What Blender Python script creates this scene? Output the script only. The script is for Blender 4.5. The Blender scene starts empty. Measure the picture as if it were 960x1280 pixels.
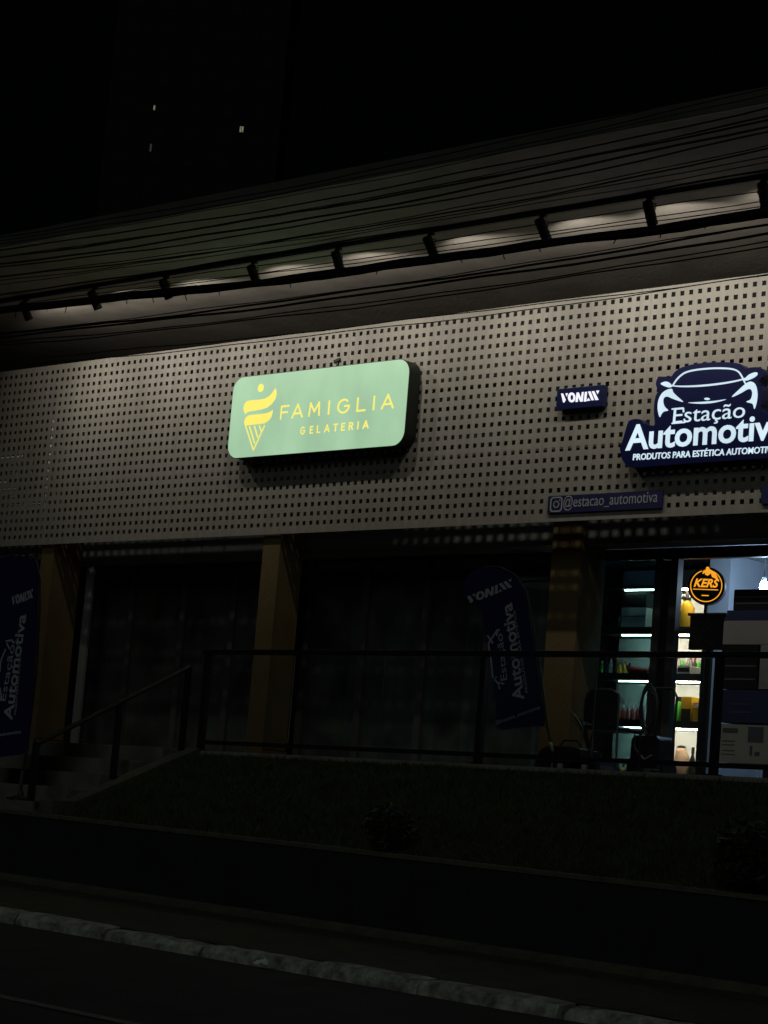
import bpy, math, random
import numpy as np
from mathutils import Vector, Matrix
random.seed(7)
rng = np.random.default_rng(7)
S = bpy.context.scene
COL = S.collection
R = math.radians

# ---------------------------------------------------------------- camera
F_PX, YAW, PITCH, ROLL = 2847.4856, -.7567, .1429, .0818
EYE = np.array([22.532, -16.7996, 1.6])
ZR = 5.2494 + 1.6                       # height of the top row of holes in the screen
fw = np.array([math.sin(YAW)*math.cos(PITCH), math.cos(YAW)*math.cos(PITCH), math.sin(PITCH)])
r0 = np.array([math.cos(YAW), -math.sin(YAW), 0]); u0 = np.cross(r0, fw)
rt = r0*math.cos(ROLL)+u0*math.sin(ROLL); up = -r0*math.sin(ROLL)+u0*math.cos(ROLL)
cam = bpy.data.cameras.new('camera'); cam.sensor_fit = 'VERTICAL'; cam.sensor_height = 24
cam.lens = F_PX/1280*24; cam.clip_start = .1; cam.clip_end = 3000
co = bpy.data.objects.new('camera', cam); COL.objects.link(co)
M4 = Matrix.Identity(4)
for i in range(3):
    M4[i][0] = rt[i]; M4[i][1] = up[i]; M4[i][2] = -fw[i]; M4[i][3] = EYE[i]
co.matrix_world = M4
S.camera = co

def ray(x, y): return fw+rt*(x-480)/F_PX-up*(y-640)/F_PX
def atY(x, y, Y):
    d = ray(x, y); t = (Y-EYE[1])/d[1]; return EYE+d*t
def atZ(x, y, Z):
    d = ray(x, y); t = (Z-EYE[2])/d[2]; return EYE+d*t

# ---------------------------------------------------------------- night sky, weak sun lamp added in place of unseen street light, exposure
SUN_EL, SUN_AZ = 31, 85                 # azimuth measured from +Y towards +X
w = bpy.data.worlds.new('World'); S.world = w; w.use_nodes = True
nt = w.node_tree; bg = nt.nodes['Background']
sk = nt.nodes.new('ShaderNodeTexSky'); sk.sky_type = 'NISHITA'; sk.sun_disc = False
sk.sun_elevation = R(SUN_EL); sk.sun_rotation = R(SUN_AZ+70)
nt.links.new(sk.outputs[0], bg.inputs[0]); bg.inputs[1].default_value = .0001
sun = bpy.data.lights.new('sun', 'SUN'); sun.energy = .115; sun.angle = R(25); sun.color = (.88, 1, .92)
so = bpy.data.objects.new('sun', sun); COL.objects.link(so)
az = R(SUN_AZ+70)
sd = Vector((math.sin(az)*math.cos(R(SUN_EL)), math.cos(az)*math.cos(R(SUN_EL)), math.sin(R(SUN_EL))))
so.rotation_euler = sd.to_track_quat('Z', 'Y').to_euler(); so.location = sd*60
S.view_settings.view_transform = 'Standard'; S.view_settings.look = 'None'
S.view_settings.exposure = 0; S.view_settings.gamma = 1; S.view_settings.use_curve_mapping = False
S.render.engine = 'CYCLES'
try:
    S.cycles.use_denoising = True; S.cycles.denoiser = 'OPENIMAGEDENOISE'
except Exception: pass
S.cycles.max_bounces = 6; S.cycles.diffuse_bounces = 3; S.cycles.glossy_bounces = 3; S.cycles.transparent_max_bounces = 12
S.cycles.sample_clamp_indirect = 2.0; S.cycles.caustics_reflective = False; S.cycles.caustics_refractive = False

# ---------------------------------------------------------------- materials
def hexlin(r, g, b):
    f = lambda c: ((c/255+.055)/1.055)**2.4 if c > 10 else c/255/12.92
    return (f(r), f(g), f(b))
def mat(name, col, rough=.6, metal=0, var=.15, vscale=6, bump=0, bscale=40, spec=.5, stretch=None, dirt=None):
    m = bpy.data.materials.new(name); m.use_nodes = True; t = m.node_tree; b = t.nodes['Principled BSDF']
    b.inputs['Roughness'].default_value = rough; b.inputs['Metallic'].default_value = metal
    b.inputs['Specular IOR Level'].default_value = spec
    tc = t.nodes.new('ShaderNodeTexCoord'); mp = t.nodes.new('ShaderNodeMapping')
    t.links.new(tc.outputs['Object'], mp.inputs[0])
    if stretch: mp.inputs['Scale'].default_value = stretch
    n = t.nodes.new('ShaderNodeTexNoise'); n.inputs['Scale'].default_value = vscale; n.inputs['Detail'].default_value = 6
    n.inputs['Roughness'].default_value = .65
    t.links.new(mp.outputs[0], n.inputs['Vector'])
    cr = t.nodes.new('ShaderNodeValToRGB')
    lo = tuple(max(0, c*(1-var)) for c in col); hi = tuple(min(1, c*(1+var)) for c in col)
    cr.color_ramp.elements[0].position = .3; cr.color_ramp.elements[0].color = (*(dirt or lo), 1)
    cr.color_ramp.elements[1].position = .7; cr.color_ramp.elements[1].color = (*hi, 1)
    t.links.new(n.outputs['Fac'], cr.inputs[0]); t.links.new(cr.outputs[0], b.inputs['Base Color'])
    if bump:
        n2 = t.nodes.new('ShaderNodeTexNoise'); n2.inputs['Scale'].default_value = bscale; n2.inputs['Detail'].default_value = 5
        t.links.new(mp.outputs[0], n2.inputs['Vector'])
        bn = t.nodes.new('ShaderNodeBump'); bn.inputs['Strength'].default_value = bump; bn.inputs['Distance'].default_value = .02
        t.links.new(n2.outputs['Fac'], bn.inputs['Height']); t.links.new(bn.outputs[0], b.inputs['Normal'])
    return m
def emis(name, col, strength, var=0, vscale=2, stretch=None):
    m = bpy.data.materials.new(name); m.use_nodes = True; t = m.node_tree; b = t.nodes['Principled BSDF']
    b.inputs['Base Color'].default_value = (*[c*.25 for c in col], 1); b.inputs['Roughness'].default_value = .35
    b.inputs['Emission Color'].default_value = (*col, 1); b.inputs['Emission Strength'].default_value = strength
    if var:
        tc = t.nodes.new('ShaderNodeTexCoord'); mp = t.nodes.new('ShaderNodeMapping'); t.links.new(tc.outputs['Object'], mp.inputs[0])
        if stretch: mp.inputs['Scale'].default_value = stretch
        n = t.nodes.new('ShaderNodeTexNoise'); n.inputs['Scale'].default_value = vscale; n.inputs['Detail'].default_value = 3
        t.links.new(mp.outputs[0], n.inputs['Vector'])
        mr = t.nodes.new('ShaderNodeMapRange'); mr.inputs['From Min'].default_value = .3; mr.inputs['From Max'].default_value = .7
        mr.inputs['To Min'].default_value = strength*(1-var); mr.inputs['To Max'].default_value = strength*(1+var)
        t.links.new(n.outputs['Fac'], mr.inputs['Value']); t.links.new(mr.outputs[0], b.inputs['Emission Strength'])
    return m
def glass(name, tint=(.9, .95, .95), veil=0, rough=.02):
    m = bpy.data.materials.new(name); m.use_nodes = True; t = m.node_tree
    t.nodes.remove(t.nodes['Principled BSDF']); out = t.nodes['Material Output']
    tr = t.nodes.new('ShaderNodeBsdfTransparent'); tr.inputs[0].default_value = (*tint, 1)
    gl = t.nodes.new('ShaderNodeBsdfGlossy'); gl.inputs['Roughness'].default_value = rough
    fr = t.nodes.new('ShaderNodeFresnel'); fr.inputs['IOR'].default_value = 1.5
    mx = t.nodes.new('ShaderNodeMixShader')
    ge = t.nodes.new('ShaderNodeNewGeometry'); ma = t.nodes.new('ShaderNodeMath'); ma.operation = 'SUBTRACT'; ma.use_clamp = True
    t.links.new(fr.outputs[0], ma.inputs[0]); t.links.new(ge.outputs['Backfacing'], ma.inputs[1])   # only the outer face reflects
    t.links.new(ma.outputs[0], mx.inputs[0]); t.links.new(tr.outputs[0], mx.inputs[1]); t.links.new(gl.outputs[0], mx.inputs[2])
    if veil:
        df = t.nodes.new('ShaderNodeBsdfDiffuse'); df.inputs[0].default_value = (.36, .40, .37, 1); m2 = t.nodes.new('ShaderNodeMixShader')  # pale diffuse layer paints veiling glare into the dark panes
        nz = t.nodes.new('ShaderNodeTexNoise'); nz.inputs['Scale'].default_value = 2.5; nz.inputs['Detail'].default_value = 6
        tc = t.nodes.new('ShaderNodeTexCoord'); t.links.new(tc.outputs['Object'], nz.inputs['Vector'])
        mr = t.nodes.new('ShaderNodeMapRange'); mr.inputs['From Min'].default_value = .3; mr.inputs['From Max'].default_value = .75
        mr.inputs['To Min'].default_value = veil*.3; mr.inputs['To Max'].default_value = veil*1.7
        t.links.new(nz.outputs['Fac'], mr.inputs['Value']); t.links.new(mr.outputs[0], m2.inputs[0])
        t.links.new(mx.outputs[0], m2.inputs[1]); t.links.new(df.outputs[0], m2.inputs[2]); t.links.new(m2.outputs[0], out.inputs[0])
    else: t.links.new(mx.outputs[0], out.inputs[0])
    return m

M = dict(
 panel=mat('screen_paint', (.295, .278, .243), .55, 0, .13, 2.2, .10, 60, stretch=(6, 1, .6)),
 soffit=mat('soffit_plaster', (.34, .31, .275), .8, 0, .22, 1.6, .25, 25),
 fascia=mat('fascia_paint', (.10, .10, .085), .8, 0, .2, 2, .2, 30),
 wall=mat('dark_wall_paint', (.025, .025, .022), .8, 0, .2, 3, .2, 30),
 header=mat('header_paint', (.16, .17, .17), .8, 0, .15, 4, .15, 40),
 column=mat('ochre_column_paint', (.135, .092, .034), .75, 0, .12, 4, .25, 50),
 blackmetal=mat('black_metal', (.012, .012, .012), .5, 0, .2, 10),
 track=mat('track_black', (.01, .01, .01), .5, 0, .2, 10),
 steel=mat('primed_steel', (.22, .15, .10), .7, 0, .25, 8),
 whitepaint=mat('white_enamel', (.75, .75, .72), .5, 0, .08, 6),
 cable=mat('cable_rubber', (.006, .006, .006), .7, 0, .2, 10),
 concrete=mat('concrete', (.17, .16, .135), .9, 0, .25, 5, .4, 30),
 kerb=mat('worn_whitewashed_kerb', (.58, .57, .51), .9, 0, .2, 9, .7, 22, dirt=(.10, .095, .085)),
 asphalt=mat('asphalt', (.05, .05, .048), .9, 0, .3, 3, .6, 120),
 pavement=mat('pavement_cement', (.07, .06, .048), .9, 0, .3, 4, .5, 60),
 blackwall=mat('black_painted_wall', (.018, .020, .022), .75, 0, .35, 2.5, .3, 30),
 footing=mat('footing_cement', (.11, .10, .075), .9, 0, .3, 6, .4, 40),
 soil=mat('soil', (.035, .03, .018), .95, 0, .3, 8, .6, 40),
 grass=mat('grass_blades', (.06, .08, .02), .8, 0, .4, 5),
 leaf=mat('leaf_green', (.03, .055, .02), .6, 0, .3, 8),
 floor=mat('walkway_tile', (.30, .28, .25), .7, 0, .2, 5, .1, 40),
 glass=glass('clear_glass', (.95, .97, .97), .015),
 tint=glass('teal_tinted_glass', (.32, .49, .53)),
 dim=glass('dark_tinted_glass', (.50, .56, .57), .10),
 navy=mat('navy_acrylic', (.006, .010, .075), .35, 0, .1, 5),
 navyprint=mat('navy_banner_cloth', (.006, .007, .075), .8, 0, .2, 6, .2, 20),
 greyprint=mat('pale_print', (.5, .5, .55), .7, 0, .08, 10),
 dimprint=mat('dim_silver_print', (.34, .35, .38), .6, 0, .08, 10),
 darkgreen=mat('dark_green_can', (.012, .018, .013), .5, 0, .1, 5),
 green=emis('lit_green_acrylic', hexlin(158, 195, 160), 1.0, .09, 1.7, (1.6, 1, .9)),
 yellow=emis('lit_yellow_vinyl', hexlin(246, 232, 112), 1.0, .03, 4),
 white=emis('lit_white_acrylic', hexlin(205, 228, 240), 1.0, .10, 3),
 whitehot=emis('lit_white_letters', hexlin(240, 240, 252), 1.0),
 orange=emis('lit_orange', hexlin(250, 165, 40), 1.0),
 lens=emis('lamp_lens', (1, .93, .78), .6),
 led=emis('shelf_led', (1, .89, .64), 90),
 bulb=emis('cold_bulb', (.55, .78, 1), 200),
 litwindow=emis('lit_window', hexlin(140, 132, 110), .5, .6, 3),
 dimwindow=emis('dim_window', hexlin(40, 36, 34), 1),
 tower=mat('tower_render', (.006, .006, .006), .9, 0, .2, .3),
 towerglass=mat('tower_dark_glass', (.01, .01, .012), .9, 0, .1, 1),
 shopwall=mat('shop_white_wall', (.62, .68, .78), .7, 0, .05, 3),
 shopback=mat('shelf_backing', (.72, .76, .80), .6, 0, .05, 3),
 shelf=mat('shelf_black_board', (.03, .03, .03), .6, 0, .1, 6),
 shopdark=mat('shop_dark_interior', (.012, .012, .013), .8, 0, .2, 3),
 ceilpaint=mat('shop_ceiling_paint', (.42, .45, .50), .8, 0, .05, 3),
 amber=mat('amber_plastic', (.75, .45, .02), .3, 0, .1, 10),
 lime=mat('lime_plastic', (.10, .55, .05), .35, 0, .1, 10),
 red=mat('red_plastic', (.45, .03, .04), .4, 0, .2, 10),
 plasticwhite=mat('white_plastic', (.7, .7, .68), .4, 0, .05, 10),
 blackplastic=mat('black_plastic', (.015, .015, .016), .4, 0, .2, 10),
 carton=mat('printed_carton', (.34, .32, .29), .8, 0, .08, 6),
 cartonink=mat('carton_ink', (.08, .08, .10), .8, 0, .1, 10),
 greycarton=mat('grey_carton', (.28, .265, .26), .8, 0, .08, 6),
 bluebox=mat('dark_blue_box', (.02, .03, .09), .6, 0, .1, 6),
 frost=mat('frosted_top_pane', (.20, .22, .20), .5, 0, .1, 4),
 alu=mat('dark_anodised_frame', (.07, .07, .07), .45, .2, .15, 8),
 wood=mat('brown_wood', (.13, .075, .035), .6, 0, .3, 3, .1, 20, stretch=(8, 8, .6)),
 silver=mat('silver_sheet', (.35, .36, .37), .45, .3, .15, 6),
 copper=mat('pale_clay_pot', (.60, .40, .28), .6, 0, .1, 6),
 chrome=mat('chrome_tube', (.5, .5, .5), .25, .9, .1, 10),
 litter=mat('crumpled_white_paper', (.85, .85, .82), .8, 0, .05, 20),
 roadpaint=mat('worn_road_paint', (.2, .2, .18), .9, 0, .4, 25),
 polymer=mat('clear_sheet', (.35, .37, .36), .4, 0, .2, 5),
)

# ---------------------------------------------------------------- mesh helpers
class MB:
    def build_pieces(s, name, m, parent):                 # every connected piece becomes a part of its own
        par = list(range(len(s.v)))
        def find(a):
            while par[a] != a: par[a] = par[par[a]]; a = par[a]
            return a
        for f in s.f:
            for k in f[1:]: par[find(k)] = find(f[0])
        same = {}
        for i, p in enumerate(s.v): par[find(same.setdefault(tuple(round(c, 5) for c in p), i))] = find(i)
        grp = {}
        for f in s.f: grp.setdefault(find(f[0]), []).append(f)
        for fs in grp.values():
            ids = sorted({i for f in fs for i in f}); mp = {i: k for k, i in enumerate(ids)}
            q = MB(); q.v = [s.v[i] for i in ids]; q.f = [tuple(mp[i] for i in f) for f in fs]; q.build(name, m, parent)
    def __init__(s): s.v = []; s.f = []
    def add(s, vs, fs):
        n = len(s.v); s.v += [tuple(map(float, p)) for p in vs]; s.f += [tuple(i+n for i in f) for f in fs]; return s
    def box(s, x0, x1, y0, y1, z0, z1):
        return s.add([(x0,y0,z0),(x1,y0,z0),(x1,y1,z0),(x0,y1,z0),(x0,y0,z1),(x1,y0,z1),(x1,y1,z1),(x0,y1,z1)],
                     [(0,3,2,1),(4,5,6,7),(0,1,5,4),(1,2,6,5),(2,3,7,6),(3,0,4,7)])
    def bbox(s, x0, x1, y0, y1, z0, z1, b=.01):           # box with chamfered vertical-plane edges
        p = [(x0+b,z0),(x1-b,z0),(x1,z0+b),(x1,z1-b),(x1-b,z1),(x0+b,z1),(x0,z1-b),(x0,z0+b)]
        return s.prism(p, y0, y1, b)
    def prism(s, poly, y0, y1, b=0):                      # outline in X,Z extruded from y0 (front) to y1
        a = sum(poly[i][0]*poly[(i+1) % len(poly)][1]-poly[(i+1) % len(poly)][0]*poly[i][1] for i in range(len(poly)))
        if a < 0: poly = poly[::-1]
        n = len(poly)
        vs = [(x, y0, z) for x, z in poly]+[(x, y1, z) for x, z in poly]
        fs = [tuple(range(n)), tuple(range(2*n-1, n-1, -1))]+[(i, n+i, n+(i+1) % n, (i+1) % n) for i in range(n)]
        return s.add(vs, fs)
    def tube(s, pts, r, n=8, cap=True):
        pts = [Vector(p) for p in pts]; rs = r if isinstance(r, (list, tuple)) else [r]*len(pts)
        base = len(s.v); vs = []; prev = None
        for i, p in enumerate(pts):
            d = (pts[min(i+1, len(pts)-1)]-pts[max(i-1, 0)]).normalized()
            if prev is None:
                a = Vector((0, 0, 1)) if abs(d.z) < .9 else Vector((1, 0, 0)); a = (a-d*a.dot(d)).normalized()
            else: a = (prev-d*prev.dot(d)).normalized()
            prev = a; b = d.cross(a)
            for k in range(n):
                t = 2*math.pi*k/n; vs.append(p+(a*math.cos(t)+b*math.sin(t))*rs[i])
        fs = [(i*n+k, i*n+(k+1) % n, (i+1)*n+(k+1) % n, (i+1)*n+k) for i in range(len(pts)-1) for k in range(n)]
        if cap: fs += [tuple(range(n-1, -1, -1)), tuple((len(pts)-1)*n+k for k in range(n))]
        return s.add(vs, fs)
    def lathe(s, prof, c=(0, 0, 0), n=20):                # profile of (radius, z)
        vs = []; fs = []
        for r_, z in prof:
            for k in range(n):
                t = 2*math.pi*k/n; vs.append((c[0]+r_*math.cos(t), c[1]+r_*math.sin(t), c[2]+z))
        for i in range(len(prof)-1):
            for k in range(n): fs.append((i*n+k, i*n+(k+1) % n, (i+1)*n+(k+1) % n, (i+1)*n+k))
        fs += [tuple(range(n-1, -1, -1)), tuple((len(prof)-1)*n+k for k in range(n))]
        return s.add(vs, fs)
    def mesh(s, name, m, smooth=False):
        me = bpy.data.meshes.new(name); me.from_pydata(s.v, [], s.f); me.update()
        if m: me.materials.append(m)
        if smooth: me.polygons.foreach_set('use_smooth', [True]*len(me.polygons))
        return me
    def build(s, name, m, parent=None, smooth=False, bevel=0):
        return link(name, s.mesh(name, m, smooth), parent, bevel)
def link(name, me, parent=None, bevel=0):
    o = bpy.data.objects.new(name, me); COL.objects.link(o)
    if parent: o.parent = parent; o.matrix_parent_inverse = Matrix.Translation(parent.location).inverted() if parent.rotation_euler.z == 0 and parent.location.length else Matrix.Identity(4)
    if bevel:
        b = o.modifiers.new('bevel', 'BEVEL'); b.width = bevel; b.segments = 2; b.limit_method = 'ANGLE'
    return o
def tag(o, label, cat, group=None):
    o['label'] = label; o['category'] = cat
    if group: o['group'] = group
    return o
def struct(o): o['kind'] = 'structure'; return o
def thing(name, label, cat, loc=(0, 0, 0), group=None):   # parts of a thing are given in world coordinates
    o = bpy.data.objects.new(name, None); COL.objects.link(o); o.location = loc; o.empty_display_size = .1
    return tag(o, label, cat, group)
def xz(px_pts, Y): return [(p[0], p[2]) for p in (atY(x, y, Y) for x, y in px_pts)]
def zoomed(pts, ox, oy, sc): return [(ox+x/sc, oy+y/sc) for x, y in pts]
def smooth_poly(pts, n=4, closed=True):
    out = []; N = len(pts)
    for i in range(N if closed else N-1):
        g = lambda k: np.array(pts[k % N] if closed else pts[min(max(k, 0), N-1)], float)
        p0, p1, p2, p3 = g(i-1), g(i), g(i+1), g(i+2)
        for j in range(n):
            t = j/n
            out.append(tuple(.5*((2*p1)+(-p0+p2)*t+(2*p0-5*p1+4*p2-p3)*t*t+(-p0+3*p1-3*p2+p3)*t**3)))
    if not closed: out.append(tuple(pts[-1]))
    return out
def ribbon(pts, wd):                                      # stroke as an outline polygon; wd number or list
    pts = [np.array(p, float) for p in pts]; L = []; Rr = []
    for i, p in enumerate(pts):
        d = pts[min(i+1, len(pts)-1)]-pts[max(i-1, 0)]; d = d/np.linalg.norm(d); nn = np.array([-d[1], d[0]])
        ww = (wd[i] if isinstance(wd, (list, tuple)) else wd)/2
        L.append(tuple(p+nn*ww)); Rr.append(tuple(p-nn*ww))
    return L+Rr[::-1]
def stroke_mesh(mb, segs, wd, y0, y1):                    # segs: polylines in X,Z
    for k, sg in enumerate(segs):
        e = .00025*k                                       # overlapping strokes never share a plane
        mb.prism(ribbon(sg, wd), y0-e, y1)
    return mb
STROKES = {
 'F': [[(0,0),(0,1),(1,1)], [(0,.5),(.85,.5)]], 'A': [[(-.05,0),(.5,1.02),(1.05,0)], [(.2,.3),(.8,.3)]],
 'M': [[(0,0),(.08,1),(.5,.32),(.92,1),(1,0)]], 'I': [[(.5,0),(.5,1)]], 'L': [[(0,1),(0,0),(1,0)]],
 'E': [[(1,1),(0,1),(0,0),(1,0)], [(0,.52),(.85,.52)]], 'T': [[(0,1),(1,1)], [(.5,0),(.5,1)]],
 'R': [[(0,0),(0,1),(.6,1),(.92,.88),(.92,.62),(.6,.5),(0,.5)], [(.5,.5),(1,0)]],
 'G': [[(.5+.5*math.cos(a), .5+.52*math.sin(a)) for a in np.linspace(R(42), R(360), 20)]+[(.62,.5)]],
}
def mitre(sg):                                            # repeat inner corners so that stroke corners keep their width
    out = [sg[0]]
    for i in range(1, len(sg)-1):
        a, b, c = map(np.array, (sg[i-1], sg[i], sg[i+1]))
        u = (b-a)/np.linalg.norm(b-a); v = (c-b)/np.linalg.norm(c-b)
        if u@v < .8: out += ['cut', sg[i]]
        out.append(sg[i])
    out.append(sg[-1]); res = [[]]
    for p in out:
        if isinstance(p, str): res.append([]) if False else res[-1]
        else: res[-1].append(p)
    segs = []; cur = []
    i = 0
    pts = res[0]
    for p in pts:
        if cur and cur[-1] == p: segs.append(cur); cur = [p]
        else: cur.append(p)
    segs.append(cur)
    return [s_ for s_ in segs if len(s_) > 1]
def text_mesh(txt, offset=0, shear=0, extr=.02):
    c = bpy.data.curves.new('t', 'FONT'); c.body = txt; c.offset = offset; c.shear = shear; c.extrude = extr; c.resolution_u = 4
    o = bpy.data.objects.new('t', c); COL.objects.link(o); bpy.context.view_layer.update()
    me = bpy.data.meshes.new_from_object(o.evaluated_get(bpy.context.evaluated_depsgraph_get()))
    v = np.array([p.co[:] for p in me.vertices]); f = [tuple(p.vertices) for p in me.polygons]
    bpy.data.objects.remove(o); bpy.data.curves.remove(c); bpy.data.meshes.remove(me)
    return v, f
CAPH = {}
def text_line(mb, txt, P0, P1, cap, Yf, thick=.006, offset=0, shear=0, Pn=None):
    """lettering on a line from P0 to P1 (X,Z of its baseline ends), capital height cap in metres, front at Yf"""
    v, f = text_mesh(txt, offset, shear)
    if 'E' not in CAPH:
        e, _ = text_mesh('E'); CAPH['E'] = (e[:, 1].min(), e[:, 1].max())
    x = (v[:, 0]-v[:, 0].min())/(v[:, 0].max()-v[:, 0].min()); y = v[:, 1]/(CAPH['E'][1])*cap; z = v[:, 2]/.02
    P0 = np.array(P0); P1 = np.array(P1); d = P1-P0; L = np.linalg.norm(d)
    if Pn is None: n = np.array([-d[1], d[0]])/L
    else: n = np.array(Pn)
    vs = [(P0[0]+d[0]*a+n[0]*b, Yf+thick/2-thick/2*c, P0[1]+d[1]*a+n[1]*b) for a, b, c in zip(x, y, z)]
    return mb.add(vs, f)

# ================================================================ the setting
KY = -5.5                                # kerb face
WY = -3.5                                # face of the black retaining wall
RY = -1.5                                # railing
def road_z(X, Y): return .66-.022*(X-11.3)+.041*(KY-Y)*(-1) if False else .66-.022*(X-11.3)-.041*(KY-Y)
def walk_z(X, Y): return road_z(X, KY)+.088+.045*(Y-KY)
def grid_sheet(name, fz, x0, x1, y0, y1, nx, ny, m, off=0, jit=0):
    mb = MB(); xs = np.linspace(x0, x1, nx+1); ys = np.linspace(y0, y1, ny+1)
    vs = [(x, y, fz(x, y)+off+(random.uniform(-jit, jit) if 0 < i < nx and 0 < j < ny else 0)) for j, y in enumerate(ys) for i, x in enumerate(xs)]
    fs = [(j*(nx+1)+i, j*(nx+1)+i+1, (j+1)*(nx+1)+i+1, (j+1)*(nx+1)+i) for j in range(ny) for i in range(nx)]
    mb.add(vs, fs); return struct(mb.build(name, m, smooth=True))
def ground_z(X, Y): return min(road_z(max(min(X, 60), -60), max(min(Y, -1), -40)), 2.0)-.35
grid_sheet('ground', ground_z, -900, 900, -300, 1200, 60, 60, M['soil'])
grid_sheet('road', road_z, -45, 60, -14, KY, 120, 12, M['asphalt'], 0, .003)
grid_sheet('pavement', lambda X, Y: road_z(X, -14)+.12, -45, 60, -20, -14.02, 60, 6, M['concrete'])
grid_sheet('pavement', walk_z, -45, 60, KY+.17, WY+.05, 120, 6, M['pavement'], 0, .003)
# lane line
q0 = atZ(0, 1245, .3); 
def hit_road(x, y):
    Z = .4
    for _ in range(12):
        p = atZ(x, y, Z); Z = road_z(p[0], p[1])
    return p
a, b = hit_road(0, 1247), hit_road(170, 1281)
LY = (a[1]+b[1])/2
mb = MB()
for k in range(60):
    xa = -20+k*.8; xb = xa+.8; vs = []
    for xx, yy in ((xa, LY-.05), (xb, LY-.05), (xb, LY+.05), (xa, LY+.05)): vs.append((xx, yy, road_z(xx, yy)+.006))
    mb.add(vs, [(0, 1, 2, 3)])
struct(mb.build('road_marking', M['roadpaint']))
# kerb stones, each its own piece with a rough top
kerb = bpy.data.objects.new('kerb', None); COL.objects.link(kerb); struct(kerb)
kx = -6.0
KERB_X = [atY(p, q, KY)[0] for p, q in ((130, 1158), (252, 1178), (386, 1200), (525, 1226), (700, 1258))]
xs = []
x = KERB_X[0]-1.05
while x > -8: xs.append(x); x -= 1.05+random.uniform(-.06, .06)
xs = xs[::-1]+KERB_X
while xs[-1] < 22: xs.append(xs[-1]+1.05+random.uniform(-.06, .06))
for x0, x1 in zip(xs, xs[1:]):
    mb = MB(); n = 8; g = random.uniform(.006, .022); dz = random.uniform(-.012, .012); dy = random.uniform(-.02, .02)
    rows = []
    for i in range(n+1):
        X = x0+g+(x1-x0-2*g)*i/n; zb = road_z(X, KY)-.1; zt = walk_z(X, KY)+.012+dz
        e = .012 if i in (0, n) else 0
        j = lambda s: random.uniform(-s, s)*1.4
        rows.append([(X, KY+dy, zb), (X, KY+dy+j(.008), zt-.05-e), (X, KY+dy+.035+j(.008), zt-.008-e+j(.007)), (X, KY+.17, zt-e*.5+j(.003)), (X, KY+.17, zb)])
    vs = [p for rr in rows for p in rr]
    fs = [(i*5+k, (i+1)*5+k, (i+1)*5+k+1, i*5+k+1) for i in range(n) for k in range(4)]+[(0, 1, 2, 3, 4), tuple(n*5+k for k in (4, 3, 2, 1, 0))]
    mb.add(vs, fs).build('kerb_stone', M['kerb'], kerb)

# black retaining wall in front of the lawn
def wtop(X): return 1.507-.0195*(X-10.3)
wall = thing('retaining_wall', 'long low black retaining wall between pavement and lawn', 'wall', (10, WY, 0))
mb = MB()
for k in range(30):
    xa = -8+k; xb = xa+1
    vs = []
    for xx in (xa, xb):
        zb = walk_z(xx, WY)-.15; zt = wtop(xx)-.03
        vs += [(xx, WY, zb), (xx, WY+.16, zb), (xx, WY+.16, zt), (xx, WY, zt)]
    mb.add(vs, [(0, 4, 7, 3), (3, 7, 6, 2), (1, 2, 6, 5)]+([(0, 3, 2, 1)] if k == 0 else [])+([(4, 5, 6, 7)] if k == 29 else []))
mb.build('wall_face', M['blackwall'], wall)
mb = MB()
for k in range(30):
    xa = -8+k+.003; xb = -8+k+.997
    vs = []
    for xx in (xa, xb):
        zt = wtop(xx)
        vs += [(xx, WY-.012, zt-.032), (xx, WY+.175, zt-.029), (xx, WY+.175, zt+.003), (xx, WY-.012, zt)]
    mb.add(vs, [(0, 4, 7, 3), (3, 7, 6, 2), (1, 2, 6, 5), (0, 1, 5, 4), (0, 3, 2, 1), (4, 5, 6, 7)])
mb.build('coping', M['footing'], wall)
mb = MB()
for k in range(30):
    xa = -8+k; xb = xa+1; vs = []
    for xx in (xa, xb):
        z = walk_z(xx, WY-.05)
        vs += [(xx, WY-.06, z-.05), (xx, WY+.02, z-.05), (xx, WY+.02, z+.075), (xx, WY-.06, z+.03)]
    mb.add(vs, [(0, 4, 7, 3), (3, 7, 6, 2)])
mb.build('footing', M['footing'], wall)

# sloping lawn
FZ = 2.33
LX0, LX1 = 5.95, 22
def lawn_z(X, Y):
    t = (Y-(WY+.16))/(RY-.06-(WY+.16)); t = min(max(t, 0), 1)
    return (wtop(X)-.03)*(1-t)+(FZ-.03)*t+.05*math.sin(math.pi*t)+.02*math.sin(X*2.1+Y*3)*math.sin(math.pi*t)
grid_sheet('lawn', lawn_z, LX0, LX1, WY+.16, RY-.06, 100, 14, M['soil'], -.01)
NB = 70000
bx = rng.uniform(LX0+.02, 17, NB); by = rng.uniform(WY+.19, RY-.08, NB)
t_ = np.clip((by-(WY+.16))/(RY-.06-(WY+.16)), 0, 1)
bz = (1.507-.0195*(bx-10.3)-.03)*(1-t_)+(FZ-.03)*t_+.05*np.sin(np.pi*t_)+.02*np.sin(bx*2.1+by*3)*np.sin(np.pi*t_)-.012
clump = .6+.4*np.sin(bx*3.3+1.7*np.sin(by*4))*np.sin(by*5.1+1.3*np.sin(bx*2.2))
bh = rng.uniform(.025, .06, NB)*(0.75+.5*clump); ba = rng.uniform(0, 2*np.pi, NB); bw = rng.uniform(.003, .006, NB)
lx = rng.normal(0, .025, NB); ly = rng.normal(0, .025, NB)
V = np.empty((NB, 3, 3))
V[:, 0] = np.stack([bx-np.cos(ba)*bw, by-np.sin(ba)*bw, bz], 1); V[:, 1] = np.stack([bx+np.cos(ba)*bw, by+np.sin(ba)*bw, bz], 1)
V[:, 2] = np.stack([bx+lx, by+ly, bz+bh], 1)
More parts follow.
